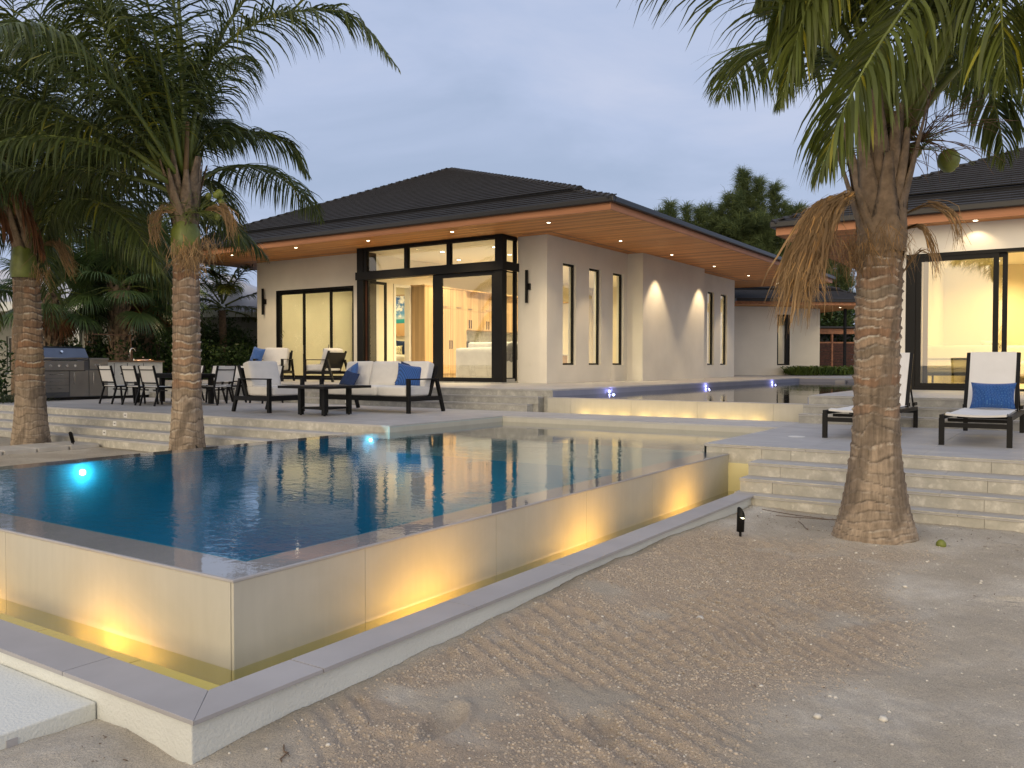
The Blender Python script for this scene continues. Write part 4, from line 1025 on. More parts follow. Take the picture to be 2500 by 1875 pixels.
b = MB(); b.box(FX+.26, 32.9, -5.7, 3.25, FL+.03, FL+.04).build('interior_floor', 'interior_floor', h2)
b = MB(); b.box(FX+.26, 32.9, -5.7, 3.25, 4.35, 4.40).build('ceiling', 'ceiling_white', h2)
b = MB(); b.box(27.0, 27.1, -5.7, 3.25, FL+.04, 4.35).box(FX+.26, 27.0, 3.20, 3.25, FL+.04, 4.35).box(FX+.26, 27, -5.7, -5.65, FL+.04, 4.35); b.build('interior_wall', 'interior_wall', h2)
for (lx, ly) in ((21.0, 1.6), (21.0, -.8), (23.6, 1.6), (23.6, -.8), (25.8, 1.8), (25.8, -.5)): downlight(h2, lx, ly, 4.347, 300, 150, (1, .72, .30), r=.07, blend=1)
b = MB()
for i in range(7): b.box(19.92+.0*i, 19.98, 3.05-i*.055, 3.09-i*.055, FL+.06, 3.84)
b.build('curtain', 'sling', h2)
o = thing('indoor_daybed', (23.0, 1.9, FL), 'cream sofa on a dark frame indoors behind the right hand sliding door', 'sofa')
b = MB(); cushion(b, (22.5, 2.35, 1.78), (.22, 1.5, .55), None, .04, .2); cushion(b, (23.0, 2.35, 1.56), (1.0, 1.5, .34), None, .04, .2); b.build('cushions', 'interior_wall', o, True)
b = MB(); b.box(22.36, 23.5, 1.58, 3.1, 1.34, 1.39)
for px in (22.42, 23.4):
    for py in (1.64, 3.0): b.box(px-.02, px+.02, py-.02, py+.02, FL+.04, 1.34)
b.box(22.36, 22.40, 1.58, 3.1, 1.72, 1.75)
b.build('frame', 'black_metal', o)
o = thing('patterned_cushion', (24.0, 1.2, 1.9), 'black and cream patterned cushion on the sofa inside the right house', 'cushion')
b = MB(); pillow(b, (23.6, 1.72, 1.98), .55, .45, .2, Rz(-1.2)); b.build('cushion', 'patterned_fabric', o, True)
o = thing('indoor_couch', (25.5, 0.0, FL), 'long cream couch against the far wall of the lit room on the right', 'sofa')
b = MB(); cushion(b, (26.6, .6, 1.75), (.3, 3.8, .75), None, .04, .2); cushion(b, (26.1, .6, 1.5), (1.0, 3.8, .4), None, .04, .2); b.build('cushions', 'cushion', o, True)
b = MB()
for px in (25.8, 26.6):
    for py in (-1.1, 2.3): b.cyl((px, py, FL+.04), .025, .26, 8)
b.build('legs', 'cabinet_wood', o)

# ------------------------------------------------------------------ rear wing beyond the reflecting pool
Pn = Vector((35.05, 11.955, FL)); ua = Vector((.659, -.752, 0)); na = Vector((-.752, -.659, 0))
h3 = tag(empty('rear_wing', tuple(Pn)), 'far white wing with one tall window beyond the reflecting pool', 'house')
ang = math.atan2(ua.y, ua.x)
Pn = Vector((35.05*1.15, 11.955*1.15, 1.6-.53*1.15)); MT = Matrix.Translation(Pn) @ Matrix.Rotation(ang, 4, 'Z') @ Matrix.Scale(1.15, 4)       # local x along the facade, local y away from the viewer
def LB(): return MB()
def lbuild(b, name, mt, parent, **k): b.tf(MT); return b.build(name, mt, parent, **k)
S3 = 3.0
b = MB(); wall_holes(b, 'y', 0, .25, -2, 2.39, 0, 2.99, [(1.76, 2.34, .50, 2.66)])
b2 = MB(); b2.raw([v for v in b.v], b.f)
lbuild(b2, 'wall', 'stucco', h3)
b = MB(); b.box(2.14, 2.39, .25, 1.0, 0, 2.99).box(2.0, 4.20, 1.0, 1.25, 0, 2.99).box(3.95, 4.20, 1.25, 7, 0, 2.99).box(-2, -1.8, .25, 7, 0, 2.99); lbuild(b, 'wall', 'stucco', h3)
b = MB(); b.box(1.76, 1.84, .06, .16, .50, 2.66).box(2.16, 2.34, .06, .16, .50, 2.66).box(1.84, 2.16, .06, .16, .50, .56).box(1.84, 2.16, .06, .16, 2.58, 2.66)
w_ = lbuild(b, 'window', 'black_frame', h3); b = MB(); b.poly([(1.84, .11, .56), (2.16, .11, .56), (2.16, .11, 2.58), (1.84, .11, 2.58)]); lbuild(b, 'pane', 'glass', w_)
b = MB(); b.box(-1.8, 2.14, 2.2, 2.3, 0, 2.9); b.box(-1.8, 2.14, .26, 2.3, 2.9, 2.95); lbuild(b, 'interior_wall', 'interior_wall', h3)
pp = MT @ Vector((1.7, 1.3, 2.6)); lamp('SPOT', 'room_light', pp, pp-Vector((0, 0, 1)), 70, (1, .78, .45), .05, 160, 1, h3)
b = MB(); n = 40
for i in range(n): b.box(-.6+i*.158, -.6+(i+1)*.158-.006, -1.15, 8, S3, S3+.03)
lbuild(b, 'soffit_boards', 'soffit_wood', h3, kind='stuff')
b = MB(); b.box(-.6, 5.72, -1.2, -1.15, S3-.01, S3+.13).box(5.72, 5.77, -1.2, 8, S3-.01, S3+.13); lbuild(b, 'fascia', 'fascia_wood_x', h3)
b = MB(); b.box(-.6, 5.87, -1.3, -1.2, S3+.12, S3+.24).box(5.77, 5.87, -1.2, 8, S3+.12, S3+.24); lbuild(b, 'gutter', 'gutter', h3)
rf = MB(); rf.box(0, .1, 0, .1, S3+.1, S3+.2); rf = lbuild(rf, 'roof', 'roof_dark', h3)
def LP(*p): return tuple(MT @ Vector(p))
roof_slope(rf, LP(-.8, -1.3, S3+.22), LP(5.85, -1.3, S3+.22), LP(-.8, 3.6, S3+2.0), LP(1.0, 3.6, S3+2.0), .25, 'roof_dark', 0, .2, .33)
roof_slope(rf, LP(5.85, -1.3, S3+.22), LP(5.85, 8, S3+.22), LP(1.0, 3.6, S3+2.0), LP(1.0, 3.6, S3+2.0), .25, 'roof_dark', 0, strips=True)
hip_caps(rf, LP(5.85, -1.3, S3+.22), LP(1.0, 3.6, S3+2.0), 26, 'roof_dark', .25)
for lx, ly in ((4.7, .2), (5.2, -.6)):
    q = MT @ Vector((lx, ly, S3)); downlight(h3, q.x, q.y, q.z-.003, 25, 110)
b = MB(); b.box(5.30, 5.40, .9, 1.0, 0, S3); lbuild(b, 'post', 'black_metal', h3)
# timber gate building in the gap
gt = tag(empty('timber_screen', tuple(MT @ Vector((5.8, 4, 0)))), 'dark slatted timber screen with a red brown lintel in the gap beyond the rear wing', 'screen')
for i in range(11): b = MB(); b.box(5.0, 8.2, 4.0, 4.03, .12+i*.13, .12+i*.13+.115); lbuild(b, 'board', 'slat_wood', gt)
b = MB(); b.box(5.0, 8.2, 4.0, 4.1, 1.55, 1.62).box(6.35, 6.43, 3.98, 4.1, 0, 2.0).box(5.0, 8.2, 3.95, 4.2, 2.0, 2.25); lbuild(b, 'frame', 'fascia_wood_x', gt)
b = MB(); b.box(5.0, 8.2, 3.8, 6.5, 2.28, 2.36).box(5.0, 8.2, 5.5, 5.6, 0, 2.28); lbuild(b, 'canopy', 'dark_void', gt)
# ------------------------------------------------------------------ terrace furniture
def lounge_frame(t, W_, D=1.12):
    hw = W_/2; f = -D/2
    for s_ in (-1, 1):
        x = s_*(hw-.035)
        b = MB(); b.box(x-.035, x+.035, f, f+.07, 0, .665); b.build('leg', 'black_metal', t, bev=.004, world=False)
        b = MB(); b.bar((x, f+D-.20, .66), (x, f+D+.02, 0), .06, .07, (0, 1, .3)); b.build('leg', 'black_metal', t, bev=.004, world=False)
        b = MB(); b.box(x-.04, x+.04, f-.002, f+D-.17, .665, .69); b.build('armrest', 'black_metal', t, bev=.004, world=False)
        b = MB(); b.bar((x*.97, f+D-.42, .27), (x*.97, f+D-.14, .95), .05, .055, (0, 1, 0)); b.build('back_post', 'black_metal', t, bev=.004, world=False)
        b = MB(); b.box(x-.03, x+.03, f+.07, f+D-.10, .24, .325); b.build('rail', 'black_metal', t, bev=.004, world=False)
    b = MB(); b.box(-hw+.07, hw-.07, f+.012, f+.06, .235, .33); b.build('front_rail', 'black_metal', t, bev=.004, world=False)
    b = MB(); b.poly([(-hw+.07, f+D-.40, .28), (hw-.07, f+D-.40, .28), (hw-.07, f+D-.15, .90), (-hw+.07, f+D-.15, .90)], [(-hw+.07, f+D-.375, .28), (-hw+.07, f+D-.125, .90), (hw-.07, f+D-.125, .90), (hw-.07, f+D-.375, .28)], [(-hw+.07, f+D-.15, .90), (hw-.07, f+D-.15, .90), (hw-.07, f+D-.125, .90), (-hw+.07, f+D-.125, .90)])
    b.build('back_frame', 'black_metal', t, world=False)
    return f
def lounge(name, W_, nseat, nback, label, cat, group=None, D=1.12):
    t = tag(empty(name), label, cat, group); f = lounge_frame(t, W_, D)
    w = (W_-.16)/nseat
    for i in range(nseat):
        b = MB(); cushion(b, (-W_/2+.08+w*(i+.5), f+.40, .435), (w-.008, .80, .20), None, .12, .17, 10); b.build('seat_cushion', 'cushion', t, True, world=False)
    w = (W_-.16)/nback
    for i in range(nback):
        b = MB(); cushion(b, (0, 0, 0), (w-.01, .20, .56), None, .25, .17, 10)
        R_ = Rx(-.30+rng.uniform(-.03, .03)) @ Ry(rng.uniform(-.02, .02)); b.v = [tuple(R_ @ Vector(v)+Vector((-W_/2+.08+w*(i+.5), f+.755, .755))) for v in b.v]
        b.build('back_cushion', 'cushion', t, True, world=False)
    return t
sofa = lounge('sofa', 2.50, 3, 3, 'white cushioned three seat outdoor sofa on a black frame by the pool', 'sofa')
sofa.location = (13.28, 12.2, T); sofa.rotation_euler = (0, 0, -math.pi/2)
ch = lounge('armchair', .94, 1, 1, 'white cushioned armchair with black frame beside the coffee table', 'armchair', 'white cushioned armchairs')
ch.location = (11.76, 13.92, T); ch.rotation_euler = (0, 0, 0)
c2 = copy_tree(ch); c2['label'] = 'armchair in side view before the bedroom glass door, blue pillow on its seat'; c2.location = (18.05, 18.75, FL); c2.rotation_euler = (0, 0, math.pi+.12); c2.scale = (.95, .95, .97)
c3 = copy_tree(ch); c3['label'] = 'armchair at the left corner of the house terrace facing the garden'; c3.location = (17.75, 20.75, FL); c3.rotation_euler = (0, 0, -1.05)
def throw(name, mt, loc, R_, w, h, t_, label, group=None):
    b = MB(); pillow(b, (0, 0, 0), w, h, t_, R_); o = b.build(name, mt, None, True); o.location = loc; return tag(o, label, 'pillow', group)
gp = 'blue throw pillows'
throw('pillow', 'blue_pleat', (13.22, 11.36, T+.74), Rz(-.85) @ Ry(.16) @ Rx(-.38), .54, .50, .17, 'pleated royal blue pillow at the right end of the sofa', gp)
throw('pillow', 'navy_fabric', (13.38, 11.50, T+.76), Rz(-1.1) @ Ry(.22) @ Rx(-.38), .50, .50, .13, 'navy pillow tucked behind the pleated blue one on the sofa', gp)
throw('pillow', 'blue_plain', (13.25, 13.02, T+.73), Rz(-2.0) @ Ry(-.25) @ Rx(-.3), .52, .50, .17, 'mid blue pillow leaning at the left end of the sofa', gp)
throw('pillow', 'navy_fabric', (13.02, 12.86, T+.66), Rz(-1.8) @ Ry(.15) @ Rx(-.5), .52, .36, .15, 'small navy lumbar pillow at the left end of the sofa', gp)
throw('pillow', 'blue_plain', (18.02, 18.62, FL+.76), Rz(math.pi-.2) @ Rx(-.38), .54, .50, .17, 'blue pillow on the armchair seen from the side', gp)
throw('pillow', 'blue_plain', (17.35, 21.05, FL+.80), Rz(-1.5) @ Ry(.2) @ Rx(-.25), .50, .50, .17, 'blue pillow on the armchair at the corner of the terrace', gp)

t = tag(empty('coffee_table', (11.55, 12.06, T)), 'square black metal coffee table in front of the white sofa', 'table')
b = MB(); b.box(10.93, 12.18, 11.44, 12.69, T+.52, T+.57)
b.build('tabletop', 'black_metal', t, bev=.004)
for px in (11.24, 11.88):
    for py in (11.75, 12.39):
        b = MB(); b.box(px-.04, px+.04, py-.04, py+.04, T+.015, T+.52).cyl((px, py, T), .022, .015, 10); b.build('leg', 'black_metal', t)
b = MB(); b.bar((11.24, 11.75, T+.14), (11.88, 12.39, T+.14), .05, .04).bar((11.24, 12.39, T+.14), (11.88, 11.75, T+.14), .05, .041).box(11.24, 11.88, 11.73, 11.77, T+.12, T+.16).box(11.22, 11.26, 11.75, 12.39, T+.12, T+.16)
b.build('stretcher', 'black_metal', t)

# dining set
t = tag(empty('dining_table', (12.85, 18.7, T)), 'long black outdoor dining table behind the middle palm', 'table')
b = MB()
for k in range(9): b.box(12.3+k*.123, 12.3+k*.123+.118, 17.35, 20.15, T+.71, T+.74)
b.box(12.34, 13.36, 17.5, 20.0, T+.64, T+.705); b.build('tabletop', 'black_metal', t)
for px in (12.5, 13.2):
    for py in (17.75, 19.75): b = MB(); b.box(px-.05, px+.05, py-.05, py+.05, T, T+.64); b.build('leg', 'black_metal', t)
dc = tag(empty('dining_chair'), '', 'chair', 'black framed white sling dining chairs')
for s_ in (-1, 1):
    x = s_*.265
    b = MB(); b.bar((x, .23, .44), (x, .36, .94), .03, .045, (0, 1, 0)); b.build('back_post', 'black_metal', dc, world=False)
    b = MB(); b.bar((x, .20, .45), (x, .34, 0), .028, .04, (0, 1, 0)); b.build('leg', 'black_metal', dc, world=False)
    b = MB(); b.bar((x, -.22, .45), (x, -.26, 0), .028, .04, (0, 1, 0)); b.build('leg', 'black_metal', dc, world=False)
    b = MB(); b.box(x-.015, x+.015, -.25, .24, .41, .45); b.build('side_rail', 'black_metal', dc, world=False)
b = MB(); b.box(-.25, .25, -.25, .22, .435, .452); b.build('seat', 'sling', dc, world=False)
b = MB(); b.poly([(-.25, .255, .56), (.25, .255, .56), (.25, .345, .93), (-.25, .345, .93)], [(-.25, .270, .56), (-.25, .360, .93), (.25, .360, .93), (.25, .270, .56)]); b.build('backrest', 'sling', dc, world=False)
b = MB(); b.bar((-.25, .345, .84), (.25, .345, .84), .02, .022).bar((-.26, .26, .53), (.26, .26, .53), .025, .03).box(-.25, .25, -.03, 0, .34, .37).box(-.25, .25, -.25, -.22, .40, .43); b.build('cross_bar', 'black_metal', dc, world=False)
spots = [(11.98, 19.72, math.pi/2, 'dining chair with its back to the garden, leftmost of the near row'), (11.98, 18.75, math.pi/2, 'dining chair with its back to the garden, middle of the near row'),
         (11.95, 17.98, math.pi/2+.05, 'dining chair of the near row half hidden by the middle palm trunk'),
         (13.75, 19.5, -math.pi/2, 'dining chair of the far row behind the left part of the table'), (13.75, 18.6, -math.pi/2, 'dining chair of the far row just right of the palm trunk'),
         (13.75, 17.8, -math.pi/2, 'dining chair of the far row nearest the white armchair'),
         (12.95, 17.20, math.pi+.06, 'dining chair at the head of the table right of the palm trunk'), (14.2, 16.95, -math.pi/2-.1, 'dining chair behind the left armchair, nearest the house steps')]
kids = {}
for q in bpy.data.objects:
    if q.parent: kids.setdefault(q.parent.name, []).append(q)
for i, (x, y, a, lb) in enumerate(spots):
    o = dc if i == 0 else copy_tree(dc, None, kids)
    o.location = (x, y, T); o.rotation_euler = (0, 0, a); o['label'] = 'white and black '+lb

# sun loungers
def lounger(x, y, label):
    t = tag(empty('sun_lounger', (x, y, T)), label, 'sun lounger', 'white sling sun loungers')
    w = .36
    for s_ in (-1, 1):
        for px in (0, 2.68): b = MB(); b.box(x+px-.03, x+px+.03, y+s_*w-.03, y+s_*w+.03, T, T+(.33 if px == 0 else .28)); b.build('leg', 'black_metal', t, bev=.003)
        b = MB(); b.bar((x-.03, y+s_*w, T+.345), (x+2.72, y+s_*w, T+.30), .05, .055); b.build('side_rail', 'black_metal', t, bev=.003)
        b = MB(); b.bar((x+2.13, y+s_*(w-.045), T+.33), (x+2.56, y+s_*(w-.045), T+1.15), .05, .045, (1, 0, 0)); b.build('back_post', 'black_metal', t, bev=.003)
        b = MB(); b.bar((x+2.33, y+s_*(w-.03), T+.68), (x+2.66, y+s_*(w-.03), T+.33), .02, .03, (1, 0, 0)); b.build('back_stay', 'black_metal', t)
        b = MB(); b.box(x+2.45, x+2.70, y+s_*w-.02, y+s_*w+.02, T+.35, T+.40).cyl((x+2.35, y+s_*(w-.06), T+.34), .03, .06, 10); b.build('ratchet', 'black_metal', t)
    for q0, q1_, z0, z1 in ((-.03, .03, .22, .275), (.3, .35, .27, .31), (2.65, 2.71, .23, .29), (1.3, 1.35, .26, .30)): MB().box(x+q0, x+q1_, y-w+.03, y+w-.03, T+z0, T+z1).build('cross_rail', 'black_metal', t)
    b = MB(); n = 14
    for i in range(n):
        for j in range(8):
            def P(i_, j_, o_): u = i_/n; v = -1+2*j_/8; return (x+.04+u*2.10, y+v*(w-.035), T+.375-.01*u-.03*(1-v*v)*math.sin(math.pi*min(1, u*1.0+.08))**.5+.022*math.exp(-((u-.05)/.06)**2)-o_)
            b.poly([P(i, j, 0), P(i+1, j, 0), P(i+1, j+1, 0), P(i, j+1, 0)]); b.poly([P(i, j, .025), P(i, j+1, .025), P(i+1, j+1, .025), P(i+1, j, .025)])
            if i == 0: b.poly([P(0, j, 0), P(0, j+1, 0), P(0, j+1, .025), P(0, j, .025)])
    b.build('seat_sling', 'sling', t, True)
    b = MB()
    for i in range(8):
        def Q(i_, s_, o_): u = i_/8; return (x+2.13+.42*u-.02+.02*math.sin(u*3.1)+o_, y+s_*(w-.07), T+.345+.82*u)
        b.poly([Q(i, -1, 0), Q(i+1, -1, 0), Q(i+1, 1, 0), Q(i, 1, 0)], [Q(i, -1, .02), Q(i, 1, .02), Q(i+1, 1, .02), Q(i+1, -1, .02)])
    b.poly([Q(8, -1, 0), Q(8, -1, .02), Q(8, 1, .02), Q(8, 1, 0)]); b.build('back_sling', 'sling', t)
    return t
lounger(11.52, 1.01, 'white sling sun lounger with a blue woven pillow at the right edge')
lounger(11.74, 2.44, 'white sling sun lounger half hidden behind the right palm trunk')
b = MB(); pillow(b, (0, 0, 0), .56, .40, .15, Rz(-math.pi/2) @ Rx(-.42)); o = b.build('lumbar_pillow', 'blue_weave', None, True); o.location = (13.50, .97, T+.55)
tag(o, 'bright blue basket weave pillow resting on the right hand sun lounger', 'pillow')

# ------------------------------------------------------------------ outdoor kitchen
g = tag(empty('outdoor_kitchen', (13.3, 22.6, T)), 'steel outdoor kitchen island with drawers, doors and a tiled end', 'kitchen island')
b = MB(); b.box(11.30, 13.42, 22.62, 23.4, T+.08, T+1.06); b.build('cabinet', 'steel_dark', g)
b = MB(); b.box(11.30, 15.12, 22.66, 23.4, T, T+.08); b.build('toe_kick', 'black_metal', g)
b = MB(); b.box(13.42, 15.12, 22.60, 23.4, T+.08, T+1.03); b.build('end_block', 'counter', g)
b = MB(); b.box(13.40, 15.16, 22.55, 23.45, T+1.03, T+1.075); b.build('worktop', 'counter_wood', g)
for k in range(3): b = MB(); z0 = T+.22+k*.19; b.box(11.62, 12.32, 22.60, 22.62, z0, z0+.18); o = b.build('drawer', 'steel', g); b = MB(); b.box(11.78, 12.16, 22.565, 22.58, z0+.09, z0+.10).build('handle', 'chrome', o)
for x0, x1, hx in ((12.34, 12.86, 12.44), (12.88, 13.40, 12.98)): b = MB(); b.box(x0, x1, 22.60, 22.62, T+.10, T+.80); o = b.build('cabinet_door', 'steel', g); b = MB(); b.box(hx-.008, hx+.008, 22.565, 22.58, T+.42, T+.74).build('handle', 'chrome', o)
for hx in (13.60, 14.0, 14.5): b = MB(); b.box(hx, hx+.012, 22.592, 22.60, T+.1, T+1.0).build('joint', 'black_metal', g)
gr = tag(empty('gas_grill', (12.1, 22.6, T+.8)), 'built in stainless gas grill with domed lid and four knobs behind the left palm', 'grill')
b = MB(); b.box(11.62, 12.72, 22.57, 22.63, T+.80, T+1.06); b.build('control_panel', 'steel', gr, bev=.006)
b = MB(); b.box(11.60, 12.74, 22.54, 22.57, T+.785, T+.80).build('drip_ledge', 'dark_void', gr)
b = MB()
pr = [(22.56, T+1.08), (22.56, T+1.15), (22.74, T+1.40), (22.86, T+1.45), (23.2, T+1.45), (23.25, T+1.08)]
n_ = len(pr); i0 = 0
for x in (11.45, 12.85): b.v += [(x, p[0], p[1]) for p in pr]
b.f += [tuple(range(n_)), tuple(reversed(range(n_, 2*n_)))]+[(j, j+n_, (j+1) % n_+n_, (j+1) % n_) for j in range(n_)]
b.build('lid', 'steel_dark', gr, bev=.01)
b = MB(); b.tube([(11.62, 22.53, T+1.13), (12.70, 22.53, T+1.13)], .014, 8); b.build('lid_handle', 'steel', gr, True)
b = MB(); b.cyl((0, 0, 0), .035, .008, 14); b.tf(Matrix.Translation((12.15, 22.64, T+1.31)) @ Matrix.Rotation(1.0, 4, 'X')); b.build('thermometer', 'chrome', gr)
for kx in (11.80, 12.02, 12.24, 12.46): b = MB(); b.cyl((0, 0, 0), .03, .035, 14); b.tf(Matrix.Translation((kx, 22.57, T+.93)) @ Matrix.Rotation(math.pi/2, 4, 'X')); b.build('knob', 'chrome', gr)
sb = tag(empty('side_burner', (13.1, 22.6, T+.8)), 'small steel side burner with two knobs right of the grill', 'burner')
b = MB(); b.box(12.88, 13.40, 22.56, 23.2, T+.84, T+1.08).box(12.86, 13.42, 22.54, 23.22, T+1.08, T+1.14); b.build('body', 'steel', sb, bev=.006)
for kx in (13.02, 13.14): b = MB(); b.cyl((0, 0, 0), .026, .03, 14); b.tf(Matrix.Translation((kx, 22.56, T+.94)) @ Matrix.Rotation(math.pi/2, 4, 'X')); b.build('knob', 'chrome', sb)
fc = tag(empty('sink_faucet', (14.3, 22.9, T+1.07)), 'curved chrome faucet standing at the outdoor sink', 'faucet')
b = MB(); b.tube([(14.28, 22.9, T+1.07), (14.28, 22.9, T+1.35)]+[(14.28+.08-.08*math.cos(a_), 22.9, T+1.35+.09*math.sin(a_)) for a_ in (.5, 1, 1.57, 2.1, 2.7, 3.3)], .014, 8); b.build('spout', 'chrome', fc, True)
b = MB(); b.cyl((14.36, 22.85, T+1.07), .02, .06, 10); b.build('lever', 'chrome', fc)
lid = MB(); lid.lathe([(.30, 0), (.30, .02), (.24, .05), (.14, .075), (.03, .085), (.03, .11), (.001, .115)], (14.72, 22.95, T+1.076), 24); o = lid.build('sink_cover', 'copper_lid', None, True); tag(o, 'round copper toned cover catching light on the outdoor counter', 'cover')
lamp('POINT', 'counter_glow', (14.9, 23.1, T+1.75), None, 0.0, (1, .7, .4), .05) if False else None
tr = tag(empty('timber_trellis', (14.8, 24.2, T)), 'thin brown timber frame standing behind the outdoor sink', 'trellis')
b = MB(); b.bar((15.25, 24.2, T), (15.1, 24.2, T+1.85), .035, .035).bar((13.9, 24.2, T+1.86), (15.15, 24.2, T+1.86), .035, .035).bar((14.35, 24.2, T+1.3), (15.15, 24.2, T+1.3), .02, .02); b.build('rods', 'timber_rod', tr)

# spot lights on stakes
def stake_light(x, y, z, aim, label, lit=False, h=.22):
    t = tag(empty('garden_spotlight', (x, y, z)), label, 'garden light', 'black garden spotlights on stakes')
    b = MB(); b.cyl((x, y, z-.05), .012, .11, 10); b.build('stake', 'black_metal', t)
    d = (Vector(aim)-Vector((x, y, z+.1))).normalized(); q = d.to_track_quat('Z', 'Y').to_matrix().to_4x4()
    b = MB(); n = 18; r = .034
    b.v += [(r*math.cos(2*math.pi*j/n), r*math.sin(2*math.pi*j/n), 0) for j in range(n)]+[(r*1.05*math.cos(2*math.pi*j/n), r*1.05*math.sin(2*math.pi*j/n), h-.05+.05*math.cos(2*math.pi*j/n)) for j in range(n)]
    b.f += [tuple(reversed(range(n)))]+[(j, (j+1) % n, n+(j+1) % n, n+j) for j in range(n)]
    b.tf(Matrix.Translation((x, y, z+.055)) @ q); b.build('housing', 'black_metal', t, True)
    l = MB(); l.cyl((0, 0, h-.10), r*.9, .003, 16); l.tf(Matrix.Translation((x, y, z+.055)) @ q); l.build('lens', 'lamp_spot', t)
    return Vector((x, y, z+.055))+d*(h-.02), d

# ------------------------------------------------------------------ palms
def trunk(parent, base, pts, rings, seed, grey_to=.7, mt='palm_bark'):
    """pts: (z, radius, dx, dy); leaf scar rings with ragged pale lips"""
    r_ = np.random.default_rng(seed); na, P_ = 84, np.array(pts); H = P_[-1, 0]; nz = int(H/.012)+1
    z = np.linspace(P_[0, 0], H, nz); R_ = np.interp(z, P_[:, 0], P_[:, 1]); cx = np.interp(z, P_[:, 0], P_[:, 2]); cy_ = np.interp(z, P_[:, 0], P_[:, 3])
    a = np.linspace(0, 2*np.pi, na, endpoint=False); Z, A = np.meshgrid(z, a, indexing='ij')
    ca, sa = np.cos(A), np.sin(A)
    wob = .045*(fbm(ca*1.3+5, sa*1.3+Z*1.5, 1.3, 4, seed, .6)-.5)*2+.018*np.sin(3*A+Z*9+seed)+.5*rings*(fbm(Z*0+3, Z*.9, 1.7, 2, seed+2)-.5)
    sp = rings*(1-.45*(1-np.clip(Z/1.1, 0, 1)))                     # scars closer together near the foot
    u = (Z+wob)/sp+r_.random(); k = np.floor(u).astype(int); fr = u-k
    tone = r_.random(400)[np.abs(k) % 400]; sidev = np.clip((vnoise(A/2/np.pi*6+k*3.1, k*1.73, 1.0, seed+40)+.6*vnoise(A/2/np.pi*17+k*5.1, k*2.31, 1.0, seed+41))/1.6*1.6-.3, 0, 1)
    lower = 1-smooth01((Z-grey_to)/.5)
    amp = .0115*(1-.45*lower)
    lip = np.exp(-((fr-.88)/.085)**2)*smooth01((fbm(ca*2+7, sa*2+Z*2, 2.1, 3, seed+5)-.36)/.16)
    disp = amp*(fr-.5)*1.0+amp*1.1*lip*(.4+sidev)+.006*(fbm(ca*4, sa*4+Z*3, 3, 4, seed+3)-.5)
    disp += -.012*lower*np.abs(np.sin(A*17+fbm(ca, sa+Z, 2, 2, 8)*8))**10*(fbm(ca*2+3, sa*2+Z*2, 3, 2, 5) > .5)*.5
    rr = R_[:, None]+disp
    v = np.c_[(base[0]+cx[:, None]+rr*ca).ravel(), (base[1]+cy_[:, None]+rr*sa).ravel(), (base[2]+Z).ravel()]
    idx = np.arange(nz*na).reshape(nz, na); nx = np.roll(idx, -1, 1)
    f = np.stack([idx[:-1], nx[:-1], nx[1:], idx[1:]], -1).reshape(-1, 4)
    red = np.array([.235, .140, .088]); tan = np.array([.315, .255, .190]); pale = np.array([.50, .46, .39]); dark = np.array([.085, .068, .052]); grn = np.array([.20, .21, .05])
    t3 = tone[..., None]; c = red*(1-t3)+tan*t3
    grnm = ((Z > H-.75) & (tone > .55))[..., None]*smooth01((Z-H+.75)/.3)[..., None]*.7; c = c*(1-grnm)+grn*grnm
    c = c*(.85+.3*sidev[..., None])
    lw = lower[..., None]*.85; c = c*(1-lw)+(tan*1.05)*lw
    m = np.clip(lip*1.2*(.25+sidev), 0, 1)[..., None]*(1-.5*lower[..., None]); c = c*(1-m)+pale*m
    m = (np.exp(-((fr-.05)/.10)**2)*(.5+.5*sidev))[..., None]*.9; band = (tone > .72)[..., None]*.55*(1-.6*lower[..., None]); c = c*(1-band)+(dark*1.8)*band; c = c*(1-m)+dark*m
    pt = smooth01((fbm(ca*1.1+2, sa*1.1+Z*1.3, 1.7, 3, seed+9)-.56)/.08)[..., None]*.75; c = c*(1-pt)+(dark*1.9)*pt*1.0
    return npmesh('trunk', v, f, mt, parent, True, attrs={'bark': c.reshape(-1, 3)})

